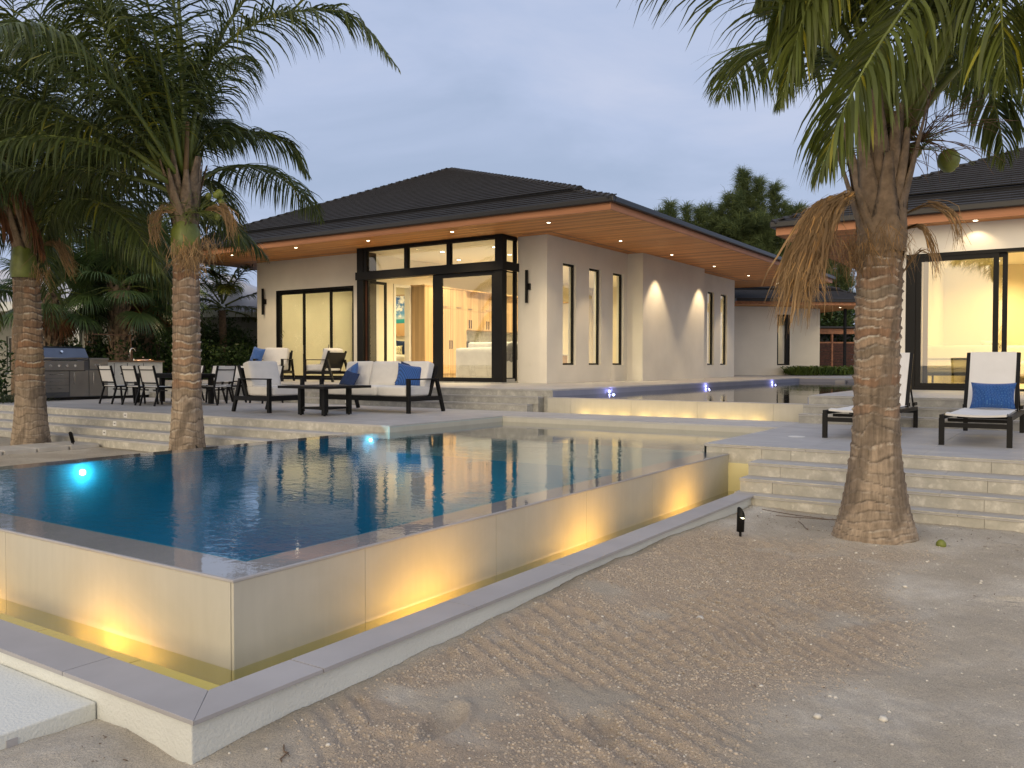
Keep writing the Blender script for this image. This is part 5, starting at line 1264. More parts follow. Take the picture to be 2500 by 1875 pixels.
def curve_pts(p0, az, e0, L, turn, n=26, sway=0, power=1.4):
    p = np.array(p0, float); out_ = [p.copy()]; 
    for i in range(1, n):
        t = i/(n-1); e_ = e0-turn*t**power; a_ = az+sway*t
        p = p+np.array([math.cos(e_)*math.cos(a_), math.cos(e_)*math.sin(a_), math.sin(e_)])*L/(n-1); out_.append(p.copy())
    return np.array(out_)
def spline(ctrl, n=26):
    c = np.array(ctrl, float); c = np.vstack([2*c[0]-c[1], c, 2*c[-1]-c[-2]]); m_ = len(c)-3; out_ = []
    for i in range(n):
        t = i/(n-1)*m_; k = min(int(t), m_-1); t -= k; p0, p1, p2, p3 = c[k:k+4]
        out_.append(.5*((2*p1)+(-p0+p2)*t+(2*p0-5*p1+4*p2-p3)*t*t+(-p0+3*p1-3*p2+p3)*t**3))
    return np.array(out_)
def frond(parent, path, N_=95, LL=.95, wd=.036, droop=.55, mt='palm_leaf', seed=0, rach=(.040, .006), segs=4, bare=.16, spread=1.0, rmat='rachis', name='frond', fold=True, yel=.04):
    r_ = np.random.default_rng(seed); n = len(path); tt = np.linspace(0, 1, n)
    tang = np.gradient(path, axis=0); tang /= np.linalg.norm(tang, axis=1)[:, None]+1e-9
    t = np.linspace(bare, .995, N_); t = np.concatenate([t, t+.3/N_]); t = np.clip(t, 0, 1); side = np.r_[np.ones(N_), -np.ones(N_)]
    t = np.clip(t+r_.normal(0, .25/N_, len(t)), 0, 1)
    P_ = np.stack([np.interp(t, tt, path[:, i]) for i in range(3)], 1); T_ = np.stack([np.interp(t, tt, tang[:, i]) for i in range(3)], 1)
    T_ /= np.linalg.norm(T_, axis=1)[:, None]
    S_ = np.cross(T_, [0, 0, 1.0]); ln = np.linalg.norm(S_, axis=1)[:, None]; S_ = np.where(ln > .08, S_/np.maximum(ln, 1e-6), np.array([1.0, 0, 0])); Nn = np.cross(S_, T_)
    q = (t-bare)/(1-bare); l = LL*(np.sin(np.pi*np.clip(q*.86+.12, 0, 1))**.75)*(1-.12*r_.random(len(t)))
    fa = np.radians(38+28*q+r_.normal(0, 4, len(t)))                 # angle to the rachis, closing towards the tip
    fa = np.radians(62)-np.radians(30)*q+r_.normal(0, .06, len(t))
    lift = r_.normal(.10, .13, len(t))
    D = T_*np.cos(fa)[:, None]+S_*(side*np.sin(fa)*spread)[:, None]+Nn*lift[:, None]
    D /= np.linalg.norm(D, axis=1)[:, None]
    dr = droop*(1+r_.normal(0, .28, len(t)))
    rows = []; Q = P_.copy(); d = D.copy(); W_ = np.cross(d, np.array([0, 0, 1.0])); W_ /= np.linalg.norm(W_, axis=1)[:, None]+1e-6
    tw = r_.uniform(-.9, .9, len(t))
    up_ = np.cross(W_, d)
    for s_ in range(segs+1):
        w = wd*(.55 if s_ == 0 else (1.0 if s_ < segs-1 else (.62 if s_ == segs-1 else .04)))*(.8+.4*r_.random(len(t)))*np.clip(l/LL+.3, 0, 1)
        wv = W_*np.cos(tw)[:, None]+up_*np.sin(tw)[:, None]
        rows.append((Q-wv*(w/2)[:, None], Q+wv*(w/2)[:, None]))
        g_ = np.array([0, 0, -1.0]); d = d+g_*(dr*(.35+.35*s_))[:, None]*(1.0/segs)*2.2; d += r_.normal(0, .02, d.shape); d /= np.linalg.norm(d, axis=1)[:, None]
        Q = Q+d*(l/segs)[:, None]; up_ = np.cross(W_, d)
    m_ = len(t); V = np.concatenate([np.concatenate([a, c]) for a, c in rows]); F_ = []
    ar = np.arange(m_)
    for s_ in range(segs): b0 = s_*2*m_; b1 = b0+2*m_; F_.append(np.stack([b0+ar, b0+m_+ar, b1+m_+ar, b1+ar], 1))
    F_ = np.concatenate(F_); tone = np.tile(np.where(r_.random(m_) < yel, 1.0, r_.random(m_)*.8), (segs+1)*2)
    o = npmesh(name, V, F_, mt, parent, False, attrs={'tone': tone})
    if rach:
        rb = MB(); k = list(range(0, n, 2)); 
        if k[-1] != n-1: k.append(n-1)
        rb.tube([path[i] for i in k], [rach[0]*(1-i/(n-1))**1.2+rach[1] for i in k], 6); rb.build('rachis', rmat, o, True)
    return o
def husk(b, ctl, w, n_, seed):
    r_ = random.Random(seed)
    for k in range(n_):
        o_ = np.array((.4, -.5, .6))*r_.uniform(-w, w)*1.3; cc = [np.array(c_)+o_*(.5+.5*i/len(ctl))+np.array([r_.gauss(0, w*.25) for _ in range(3)])*i for i, c_ in enumerate(ctl)]
        p = spline(cc, 9); ww = r_.uniform(.003, .014); n__ = np.array((r_.uniform(.2, .8), -.5, r_.uniform(-.3, .7)))
        for j in range(8): w0, w1 = ww*(1-(j/8)**2*.8), ww*(1-((j+1)/8)**2*.8); b.poly([p[j]-n__*w0, p[j]+n__*w0, p[j+1]+n__*w1, p[j+1]-n__*w1])
def boots(parent, c, r, z0, n, L, seed, mt='boot_brown', sp=.35):
    r_ = random.Random(seed)
    for i in range(n):
        a = i*2.4+r_.uniform(-.2, .2); zz = z0+i/n*.45; l = L*r_.uniform(.7, 1.15); e_ = math.radians(r_.uniform(74, 88)); w0 = r*r_.uniform(.55, .8); w1 = .038
        b = MB(); segs = 6; pts = []
        for k in range(segs+1):
            t_ = k/segs; rr = r*.92+math.cos(e_)*l*t_; wv = (w0*(1-t_)**1.3+w1); cx = c[0]+math.cos(a)*rr; cy_ = c[1]+math.sin(a)*rr; zc = zz+math.sin(e_)*l*t_
            tx, ty = -math.sin(a), math.cos(a); th = .03*(1-t_*.5)
            pts.append([(cx+tx*wv*s_-math.cos(a)*(abs(s_)*wv*.35), cy_+ty*wv*s_-math.sin(a)*(abs(s_)*wv*.35), zc+r_.uniform(-.01, .01)) for s_ in (-1, -.5, 0, .5, 1)]+[(cx-math.cos(a)*th, cy_-math.sin(a)*th, zc)])
        i0 = len(b.v)
        for row in pts: b.v += row
        for k in range(segs):
            for j in range(4): q = i0+k*6+j; b.f.append((q, q+1, q+7, q+6))
            q = i0+k*6; b.f.append((q+4, q+5, q+11, q+10)); b.f.append((q+5, q, q+6, q+11))
        b.f.append(tuple(i0+segs*6+j for j in range(6)))
        b.build('leaf_base', mt, parent, True)
def addtone(o, seed=1):
    me = o.data; a = me.attributes.new('tone', 'FLOAT', 'POINT'); r_ = np.random.default_rng(seed); n = len(me.vertices); a.data.foreach_set('value', np.repeat(r_.random(n//6+1)*.9, 6)[:n].astype(np.float32)); return o
def fibres(b, p, n, L, spread_, seed, d0=(0, 0, -1), w=.006):
    r_ = random.Random(seed)
    for i in range(n):
        q = Vector(p)+Vector((r_.gauss(0, spread_), r_.gauss(0, spread_), r_.gauss(0, spread_*.8))); d = (Vector(d0)+Vector((r_.gauss(0, .35), r_.gauss(0, .35), r_.gauss(0, .25)))).normalized(); l = L*r_.uniform(.4, 1.1)
        pts = [q]
        for k in range(4): d = (d+Vector((r_.gauss(0, .22), r_.gauss(0, .22), -.12))).normalized(); pts.append(pts[-1]+d*l/4)
        s_ = d.cross(Vector((r_.random(), r_.random(), .3))).normalized()*w/2
        i0 = len(b.v)
        for k, pt in enumerate(pts): f_ = 1-k/5; b.v += [tuple(pt-s_*f_), tuple(pt+s_*f_)]
        b.f += [(i0+2*k, i0+2*k+1, i0+2*k+3, i0+2*k+2) for k in range(4)]
def crown(parent, c, n, L, seed, mt='palm_leaf', N_=95, LL=.95, az_lo=None, e_lo=-12, e_hi=82, wd=.036, droop=.55, rach=(.040, .006), skip=None, fold=True, yel=.04):
    r_ = random.Random(seed)
    for i in range(n):
        az = i*2.39996+r_.uniform(-.25, .25); q = (i+.5)/n; e0 = math.radians(e_lo+(e_hi-e_lo)*q+r_.uniform(-5, 5)); l = L*r_.uniform(.82, 1.08)*(1-.25*max(0, q-.75))
        if skip and skip(az % (2*math.pi), q): continue
        turn = math.radians(r_.uniform(72, 105))*(1-.35*q)
        p = curve_pts((c[0]+math.cos(az)*.10, c[1]+math.sin(az)*.10, c[2]+.5*q), az, e0, l, turn, 26, r_.uniform(-.35, .35))
        frond(parent, p, N_, LL*r_.uniform(.85, 1.1), wd, droop*r_.uniform(.8, 1.25), mt, seed*100+i, rach, yel=yel)
def flower_stalks(parent, c, n, seed, L=.9, mt='rachis'):
    r_ = random.Random(seed); b = MB()
    for i in range(n):
        a = r_.uniform(0, 6.28); e_ = r_.uniform(-.3, .9); p = [Vector(c)]; d = Vector((math.cos(a)*math.cos(e_), math.sin(a)*math.cos(e_), math.sin(e_))); l = L*r_.uniform(.5, 1.1)
        for k in range(5): d = (d+Vector((r_.gauss(0, .12), r_.gauss(0, .12), -.10))).normalized(); p.append(p[-1]+d*l/5)
        b.tube(p, [.006, .005, .004, .0035, .003, .002], 4)
        for k in (2, 3): 
            dd = (d+Vector((r_.gauss(0, .6), r_.gauss(0, .6), r_.gauss(0, .4)))).normalized(); b.tube([p[k], p[k]+dd*l*.2, p[k]+dd*l*.38+Vector((0, 0, -.02))], [.004, .003, .0015], 4)
    b.build('flower_stalks', mt, parent, True)
def coconut(parent, c, r, seed, name='coconut'):
    b = MB(); b.lathe([(.01, -r*1.12), (r*.45, -r*1.0), (r*.85, -r*.55), (r*1.0, 0), (r*.92, r*.5), (r*.55, r*.95), (.01, r*1.08)], c, 14); return b.build(name, 'coconut_green', parent, True)

# -- right hand palm, close to the camera
PR = (8.15, 1.50, 0.0)
pr = tag(empty('coconut_palm', PR), 'thick ringed coconut palm on the right with one green coconut and hanging dry sheath', 'palm tree', 'coconut palms round the pool')
trunk(pr, PR, [(-.05, .40, 0, 0), (.05, .365, 0, 0), (.3, .292, 0, 0), (.55, .248, 0, 0), (.82, .212, 0, 0), (1.15, .192, 0, 0), (1.8, .19, .01, 0), (2.4, .192, .02, -.01), (2.72, .185, .03, -.01), (3.3, .15, .05, -.03)], .088, 4, .75)
cR = (8.20, 1.46, 3.35)
boots(pr, (8.18, 1.47), .18, 2.55, 22, 1.05, 3)
b = MB(); b.lathe([(.195, 2.60), (.212, 2.75), (.20, 2.95), (.14, 3.2)], (8.17, 1.47, 0), 16); b.build('sheath', 'boot_brown', pr, True)
fb = MB(); fibres(fb, (8.05, 1.62, 2.62), 260, .30, .09, 5); fibres(fb, (8.12, 1.36, 2.66), 160, .26, .09, 6); fibres(fb, (8.0, 1.45, 2.75), 160, .35, .10, 16); addtone(fb.build('fibre', 'dead_straw', kind='stuff', parent=pr))
HR = [([(8.35, 1.35, 3.7), (7.95, .75, 4.9), (7.5, .55, 5.0), (7.1, .5, 4.3), (6.95, .45, 3.6)], .95, .9),
      ([(8.35, 1.45, 3.7), (8.1, 1.6, 4.9), (7.75, 1.75, 5.2), (7.4, 1.95, 4.6), (7.2, 2.1, 3.8)], .85, .8),
      ([(8.3, 1.35, 3.6), (8.14, .91, 4.5), (7.75, .96, 4.84), (7.19, 1.23, 4.25), (6.79, 1.45, 3.65), (6.58, 1.62, 3.05)], 1.0, .65),
      ([(8.28, 1.38, 3.6), (8.0, 1.0, 4.9), (7.6, .55, 5.2), (7.15, .2, 4.7), (6.9, .0, 4.1), (6.8, -.1, 3.6)], .85, .7),
      ([(8.45, 1.44, 3.7), (8.59, 1.69, 5.05), (8.55, 2.05, 5.65), (8.5, 2.4, 5.65), (8.42, 2.7, 5.2)], .85, 1.0),
      ([(8.35, 1.50, 3.7), (8.1, 1.75, 4.9), (7.85, 1.95, 5.2), (7.7, 2.15, 4.95), (7.6, 2.3, 4.4)], .8, 1.0),
      ([(8.3, 1.35, 3.6), (8.08, 1.0, 4.71), (7.7, .5, 5.0), (7.4, .1, 4.75), (7.25, -.25, 4.2)], .90, .8),
      ([(8.50, 1.3, 3.7), (8.6, .9, 4.9), (8.5, .3, 5.5), (8.3, -.4, 5.4), (8.1, -1.0, 4.8)], .95, .8),
      ([(8.54, 1.35, 3.83), (9.3, 1.25, 4.75), (10.1, 1.0, 4.95), (10.69, .80, 4.5), (10.98, .70, 3.85)], .75, .6),
      ([(8.4, 1.5, 3.8), (8.9, 1.9, 5.2), (9.5, 2.3, 5.9), (10.2, 2.7, 6.0), (10.9, 3.0, 5.5)], .9, .6)]
for i, (ctl, LL, dr) in enumerate(HR): frond(pr, spline(ctl, 26), 125, LL, .030, dr*1.35, 'palm_leaf', 900+i, (.040, .005), 5, .2, yel=.05)
crown(pr, (8.4, 1.4, 3.65), 12, 4.2, 21, 'palm_leaf', 110, .95, e_lo=50, e_hi=86, droop=.9, wd=.030, skip=lambda az, q: 2.6 < az < 4.3 and q < .6)
flower_stalks(pr, (8.42, 1.20, 3.62), 44, 4, .85, 'twig'); flower_stalks(pr, (8.3, 1.55, 3.5), 16, 5, .6, 'twig'); flower_stalks(pr, (8.45, 1.2, 3.55), 20, 7, .5, 'rachis')
coconut(pr, (8.65, 1.0, 3.46), .098, 1); coconut(pr, (8.2, 1.62, 3.58), .07, 2); coconut(pr, (8.6, 1.28, 3.58), .07, 2)
# dry sheath hanging on the left
b = MB(); r_ = random.Random(9); rv = np.array((.5557, -.8314, 0)); fv = np.array((.83, .555, 0))
for k in range(1100):
    w_ = r_.uniform(-1, 1); o_ = rv*(w_-.15); dep = fv*r_.uniform(-.05, .07); ends = r_.uniform(-.25, .25)-.12*abs(w_)
    ctl = [np.array((7.90, 1.70, 3.10))+o_*.05, np.array((7.74, 1.83, 2.98))+o_*.11+dep, np.array((7.64, 1.90, 2.76))+o_*.13+dep, np.array((7.55, 1.97, 2.46))+o_*.15+dep, np.array((7.47, 2.03, 2.14+ends))+o_*(.15+r_.uniform(-.07, .10))+dep]
    full = spline(ctl, 41); t0 = int(r_.random()**1.3*26); t1 = min(40, t0+r_.randint(9, 22)); sel = full[np.linspace(t0, t1, 9).astype(int)]
    j_ = np.array([r_.gauss(0, .02) for _ in range(3)]); lean = rv*r_.gauss(0, .05)+fv*r_.gauss(0, .03)
    p = sel+j_+lean*np.linspace(0, 1, 9)[:, None]+np.array([[r_.gauss(0, .004) for _ in range(3)] for _ in range(9)]); wd = r_.choice((.003, .004, .005, .006, .016)); i0 = len(b.v); q_ = rv*math.cos(w_)+fv*r_.uniform(-.5, .5)
    for j in range(9): f_ = (1-.85*(j/8)**2); b.v += [tuple(p[j]-q_*wd*f_), tuple(p[j]+q_*wd*f_)]
    b.f += [(i0+2*j, i0+2*j+1, i0+2*j+3, i0+2*j+2) for j in range(8)]
fibres(b, (7.54, 1.98, 2.4), 200, .32, .08, 91); fibres(b, (7.66, 1.88, 2.7), 150, .28, .09, 92)
addtone(b.build('dry_sheath', 'dead_straw', kind='stuff', parent=pr))
b = MB()
for ctl, w, n_ in (([(8.22, 1.27, 2.95), (8.18, 1.08, 3.0), (8.12, .90, 2.86), (8.1, .84, 2.6)], .05, 26), ([(8.2, 1.3, 2.8), (8.1, 1.14, 2.8), (8.06, 1.04, 2.6), (8.08, 1.0, 2.35)], .035, 18), ([(8.2, 1.3, 2.42), (8.1, 1.15, 2.58), (8.05, 1.02, 2.55)], .01, 8)):
    for k in range(n_):
        o_ = np.array((.4, -.5, .6))*r_.uniform(-w, w)*1.3; cc = [np.array(c_)+o_*(.5+.5*i/len(ctl))+np.array([r_.gauss(0, .012) for _ in range(3)])*i for i, c_ in enumerate(ctl)]
        p = spline(cc, 9); ww = r_.uniform(.003, .012); n__ = np.array((r_.uniform(.2, .8), -.5, r_.uniform(-.3, .7)))
        for j in range(8): w0, w1 = ww*(1-(j/8)**2*.8), ww*(1-((j+1)/8)**2*.8); b.poly([p[j]-n__*w0, p[j]+n__*w0, p[j+1]+n__*w1, p[j+1]-n__*w1])
addtone(b.build('dry_husk', 'dead_straw', kind='stuff', parent=pr))

# -- middle palm beyond the pool
PM = (8.75, 12.4, 0.0)
pm = tag(empty('coconut_palm', PM), 'coconut palm beyond the pool before the dining chairs, one frond arching over the sky', 'palm tree', 'coconut palms round the pool')
trunk(pm, PM, [(-.1, .33, 0, 0), (.1, .30, 0, 0), (.5, .265, 0, 0), (1.0, .235, 0, 0), (1.6, .222, 0, 0), (2.6, .215, 0, 0), (3.45, .20, 0, 0), (4.1, .17, 0, 0)], .13, 14, .9)
boots(pm, (8.75, 12.4), .20, 3.78, 16, .9, 6)
b = MB(); b.lathe([(.205, 3.40), (.24, 3.5), (.235, 3.8), (.14, 4.05)], (8.74, 12.39, 0), 16); b.build('sheath', 'sheath_green', pm, True)
HM = [([(8.77, 12.57, 4.6), (8.74, 12.48, 5.94), (8.83, 12.01, 6.52), (9.07, 11.14, 7.04), (9.35, 10.37, 7.19), (9.76, 9.56, 7.09), (10.08, 8.88, 6.22)], 1.05, .7, 110),
      ([(8.81, 12.51, 4.5), (9.0, 12.43, 5.19), (9.34, 12.3, 5.59), (9.93, 11.96, 5.64), (10.35, 11.68, 5.5), (10.61, 11.45, 4.96)], .85, .6, 90),
      ([(8.69, 12.6, 4.3), (8.39, 12.61, 4.89), (7.92, 12.62, 5.64), (7.59, 12.61, 6.45), (7.38, 12.59, 7.19), (7.3, 12.5, 8.0)], .95, .6, 90),
      ([(8.8, 12.4, 4.8), (8.9, 12.2, 6.2), (9.2, 11.7, 7.4), (9.6, 11.0, 8.2), (10.0, 10.2, 8.5), (10.4, 9.5, 8.3)], 1.0, .6, 100),
      ([(8.75, 12.4, 4.8), (8.6, 12.2, 6.2), (8.3, 11.9, 7.6), (8.1, 11.4, 8.7), (7.9, 10.8, 9.2)], 1.0, .6, 100)]
for i, (ctl, LL, dr, N_) in enumerate(HM): frond(pm, spline(ctl, 28), N_+30, LL, .030, dr*1.3, 'palm_leaf_dark' if i != 2 else 'palm_leaf', 700+i, (.042, .006), 5, .16)
def notright(az, q):          # keep the open sky to the right of the middle palm
    d = (az-math.radians(-56)) % (2*math.pi); d = min(d, 2*math.pi-d); return d < 1.2
crown(pm, (8.75, 12.4, 4.4), 36, 4.9, 31, 'palm_leaf_dark', 110, 1.1, e_lo=22, e_hi=87, wd=.032, droop=1.05, skip=notright)
flower_stalks(pm, (8.85, 12.2, 4.15), 46, 3, .75, 'rachis'); flower_stalks(pm, (8.6, 12.3, 4.05), 26, 8, .6, 'rachis')
for i in range(9): coconut(pm, (9.02+rng.uniform(-.1, .12), 12.05+rng.uniform(-.1, .1), 4.25+rng.uniform(-.2, .25)), .055, i)
b = MB(); b.tube([(8.67, 12.32, 3.9), (8.64, 12.22, 4.75), (8.61, 12.13, 5.55)], [.06, .045, .03], 8); b.build('dead_stalk', 'dead_straw', pm, True)
b = MB(); fibres(b, (8.6, 12.15, 3.45), 260, .4, .12, 5, w=.012); fibres(b, (8.9, 12.1, 3.6), 120, .35, .12, 6, w=.012)
for ctl in ([(8.5, 12.35, 4.1), (8.4, 12.5, 4.15), (8.32, 12.6, 3.95), (8.36, 12.62, 3.6)], [(8.95, 12.1, 4.2), (9.1, 11.9, 4.2), (9.2, 11.8, 4.0), (9.22, 11.78, 3.75)]):
    husk(b, ctl, .09, 60, 5)
addtone(b.build('dry_sheath', 'dead_straw', kind='stuff', parent=pm))

# -- left palm
PL = (8.45, 16.9, 0.0)
pl = tag(empty('coconut_palm', PL), 'coconut palm at the left edge in front of the grill with reddish dead frond', 'palm tree', 'coconut palms round the pool')
trunk(pl, PL, [(-.1, .37, 0, 0), (.1, .345, 0, 0), (.5, .295, 0, 0), (1.0, .265, 0, 0), (1.8, .245, -.01, 0), (2.8, .235, -.03, .02), (3.3, .225, -.04, .03), (4.1, .18, -.05, .04)], .13, 24, .9)
boots(pl, (8.41, 16.93), .22, 3.55, 17, 1.0, 16)
b = MB(); b.lathe([(.23, 3.25), (.25, 3.4), (.21, 3.7), (.12, 4.1)], (8.36, 16.9, 0), 16); b.build('sheath', 'sheath_green', pl, True)
crown(pl, (8.4, 16.95, 4.2), 44, 5.0, 41, 'palm_leaf_dark', 108, 1.1, e_lo=18, e_hi=87, wd=.032, droop=1.05)
b = MB(); fibres(b, (8.5, 16.7, 3.4), 120, .35, .1, 15, w=.012)
for ctl in ([(8.6, 16.7, 3.9), (8.75, 16.45, 3.95), (8.85, 16.3, 3.7), (8.95, 16.2, 3.35)],):
    husk(b, ctl, .09, 60, 5)
addtone(b.build('dry_sheath', 'dead_straw', kind='stuff', parent=pl))
for i, ctl in enumerate(([(8.2, 16.6, 4.2), (7.9, 16.3, 5.2), (7.6, 16.15, 5.7), (7.7, 16.0, 5.0), (8.0, 15.9, 4.2), (8.2, 15.85, 3.6)], [(8.2, 16.6, 4.2), (7.8, 16.4, 5.0), (7.5, 16.2, 5.3), (7.5, 16.1, 4.6), (7.7, 16.0, 3.9)])): frond(pl, spline(ctl, 24), 60, .9, .03, 1.4, 'dead_leaf', 500+i, (.04, .006), 4, .3, .35, 'boot_brown', name='dead_frond')

# -- more coconut palms further back
for i, (x, y, h, n_, L_, lb) in enumerate(((17.6, 27.2, 4.2, 13, 3.4, 'small coconut palm behind the middle trunk beside the pale neighbouring roof'), (20.3, 26.6, 3.6, 15, 3.2, 'coconut palm with silvery fronds just left of the house corner'), (5.6, 18.8, 5.4, 30, 4.8, 'coconut palm mostly outside the frame, fronds hanging into the top left corner'), (13.5, 27.8, 7.4, 22, 4.6, 'tall coconut palm behind the outdoor kitchen, upper fronds only'))):
    p_ = tag(empty('coconut_palm', (x, y, 0)), lb, 'palm tree', 'coconut palms round the pool')
    b = MB(); b.tube([(x, y, 0), (x+.05, y, h*.5), (x, y, h)], [.2, .15, .13], 10); b.build('trunk', 'boot_brown', p_, True)
    crown(p_, (x, y, h), n_, L_, 60+i, 'palm_leaf_dark' if i != 1 else 'palm_leaf', 60, .8, e_lo=-5, e_hi=85, wd=.045, droop=.6, rach=(.03, .006))

# -- fan palms
def fan(parent, c, tip, R_, seed, mt):
    """one palmate leaf: petiole c->tip, blade spread round the tip"""
    r_ = np.random.default_rng(seed); c = np.array(c); tip = np.array(tip); d = (tip-c)/np.linalg.norm(tip-c)
    s_ = np.cross(d, [0, 0, 1.0]); s_ /= np.linalg.norm(s_)+1e-6; up_ = np.cross(s_, d)
    n = 46; a = np.linspace(-2.35, 2.35, n)+r_.normal(0, .02, n); l = R_*(1-.18*np.abs(a)/2.35)*(1-.1*r_.random(n))
    D = d*np.cos(a)[:, None]+s_*np.sin(a)[:, None]+up_*(.12*np.cos(a))[:, None]; D /= np.linalg.norm(D, axis=1)[:, None]
    Q = np.repeat(tip[None], n, 0); V = []; W_ = np.cross(D, up_); W_ /= np.linalg.norm(W_, axis=1)[:, None]+1e-6
    for k, w in enumerate((.012, .05, .045, .03, .003)):
        wv = W_*w*.5; V += [Q-wv, Q+wv]; D = D+np.array([0, 0, -1.0])*(.04+.16*k)*(1+.4*r_.random((n, 1))); D /= np.linalg.norm(D, axis=1)[:, None]; Q = Q+D*(l/4)[:, None]
    ar = np.arange(n); F_ = np.concatenate([np.stack([2*k*n+ar, (2*k+1)*n+ar, (2*k+3)*n+ar, (2*k+2)*n+ar], 1) for k in range(4)])
    o = npmesh('fan_leaf', np.concatenate(V), F_, mt, parent, attrs={'tone': np.tile(r_.random(n)*.85, 10)})
    b = MB(); b.tube([tuple(c), tuple((c+tip)/2+np.array([0, 0, .08])), tuple(tip)], [.022, .018, .012], 5); b.build('petiole', 'rachis', o)
def fan_palm(x, y, h, n, L_, R_, seed, label, dead=10, tr=.2):
    p_ = tag(empty('fan_palm', (x, y, 0)), label, 'palm tree', 'fan palms behind the outdoor kitchen'); r_ = random.Random(seed)
    b = MB(); b.tube([(x, y, .0), (x, y, h*.5), (x, y, h)], [tr*1.1, tr*.95, tr], 12); b.build('trunk', 'boot_brown', p_, True)
    b = MB()
    for i in range(int(h/.16)*5):                                # criss-cross leaf stubs
        a = i*2*math.pi/5+(i//5)*.63; z_ = .3+(i//5)*.16
        if z_ > h: break
        q = Vector((x+math.cos(a)*tr, y+math.sin(a)*tr, z_)); b.bar(q, q+Vector((math.cos(a+.8)*.10, math.sin(a+.8)*.10, .24)), .10, .035, (math.cos(a), math.sin(a), 0))
    b.build('leaf_stubs', 'boot_brown', p_)
    for i in range(n):
        az = i*2.39996+r_.uniform(-.2, .2); q = i/n; e_ = math.radians(-38+118*q+r_.uniform(-8, 8)); l = L_*r_.uniform(.8, 1.15)
        d = Vector((math.cos(az)*math.cos(e_), math.sin(az)*math.cos(e_), math.sin(e_)))
        fan(p_, (x, y, h-.05+.2*q), Vector((x, y, h-.05+.2*q))+d*l, R_*r_.uniform(.85, 1.1), seed*50+i, 'fan_leaf')
    for i in range(dead):
        az = i*2.39996; d = Vector((math.cos(az)*.45, math.sin(az)*.45, -.85)); fan(p_, (x, y, h-.1), Vector((x, y, h-.1))+d*L_*.55, R_*.9, seed*70+i, 'dead_leaf')
fan_palm(15.3, 25.1, 4.0, 34, 1.25, 1.15, 3, 'fan palm with criss crossed trunk directly behind the grill', 0, .26)
fan_palm(16.6, 25.6, 4.3, 36, 1.3, 1.15, 4, 'fan palm with a skirt of dead brown leaves left of the middle trunk', 16)
fan_palm(13.6, 25.9, 3.7, 30, 1.2, 1.1, 5, 'fan palm low at the left edge behind the left palm trunk', 4)
fan_palm(15.9, 27.6, 5.6, 34, 1.3, 1.1, 6, 'tallest fan palm rising behind the other fan palms', 8)
fan_palm(17.9, 28.0, 5.2, 32, 1.2, 1.1, 7, 'fan palm whose crown shows just left of the main house eave', 8)

# -- hedge shrubs
def leaf_cloud(parent, c, r, n, sz, seed, mt, name='foliage', flat=.0, gaps=.45):
    g_ = np.random.default_rng(seed); V = []; F_ = []
    p = g_.normal(0, 1, (n*2, 3)); p /= np.linalg.norm(p, axis=1)[:, None]; rad = g_.random(n*2)**.28
    lump = 1+.30*np.sin(p[:, 0]*5+seed)+.25*np.sin(p[:, 1]*7+p[:, 2]*4+seed*2)
    q = p*rad[:, None]*np.array(r)*lump[:, None]; keep = fbm(q[:, 0]+q[:, 2]*.7+seed, q[:, 1]-q[:, 2]*.6, 1.7, 2, seed) > gaps*.9
    q = q[keep][:n]+np.array(c); q = q[q[:, 2] > .05]; n = len(q)
    d = g_.normal(0, 1, (n, 3)); d[:, 2] = np.abs(d[:, 2])*.8; d /= np.linalg.norm(d, axis=1)[:, None]; s_ = np.cross(d, g_.normal(0, 1, (n, 3))); s_ /= np.linalg.norm(s_, axis=1)[:, None]
    l = sz*(.6+.8*g_.random((n, 1))); V = np.concatenate([q, q+d*l*.5+s_*l*.22, q+d*l, q+d*l*.5-s_*l*.22]); ar = np.arange(n)
    return npmesh(name, V, np.stack([ar, n+ar, 2*n+ar, 3*n+ar], 1), mt, parent, attrs={'tone': np.tile(g_.random(n)*.9, 4)})
def shrub(x, y, h, w, seed, label, n=7000, sz=.13, cat='shrub', group='dense shrubs closing the garden on the left'):
    s_ = tag(empty('shrub', (x, y, .3)), label, cat, group); r_ = random.Random(seed)
    b = MB()
    for k in range(5): a = r_.uniform(0, 6.28); b.tube([(x, y, .3), (x+math.cos(a)*w*.25, y+math.sin(a)*w*.25, h*.5), (x+math.cos(a)*w*.45, y+math.sin(a)*w*.45, h*.85)], [.05, .03, .012], 6)
    b.build('stem', 'branch_bark', s_)
    leaf_cloud(s_, (x, y, h*.52), (w, w*.8, h*.52), n, sz, seed, 'hedge_leaf')
for i, (x, y, h, w, lb) in enumerate(((21.8, 26.9, 3.0, 1.5, 'dark shrub touching the left corner of the house'), (20.1, 27.3, 3.1, 1.5, 'dark shrub second from the house corner, under the pale roof'), (18.3, 26.2, 2.9, 1.4, 'dark shrub right of the middle palm trunk'),
        (16.9, 25.4, 2.7, 1.3, 'dark shrub behind the middle palm trunk'), (15.6, 25.6, 2.5, 1.2, 'looser shrub behind the outdoor sink'), (14.3, 26.0, 2.2, 1.1, 'shrub behind the side burner before the neighbouring porch'), (10.6, 24.9, 2.2, 1.0, 'shrub at the left edge behind the left palm trunk'), (23.5, 28.5, 3.4, 1.8, 'tall shrub showing behind the house corner'), (19.0, 24.9, 1.9, 1.2, 'low shrub behind the dining set'), (20.6, 25.3, 1.8, 1.0, 'low shrub behind the corner armchair'))):
    shrub(x, y, h, w, 30+i, lb)
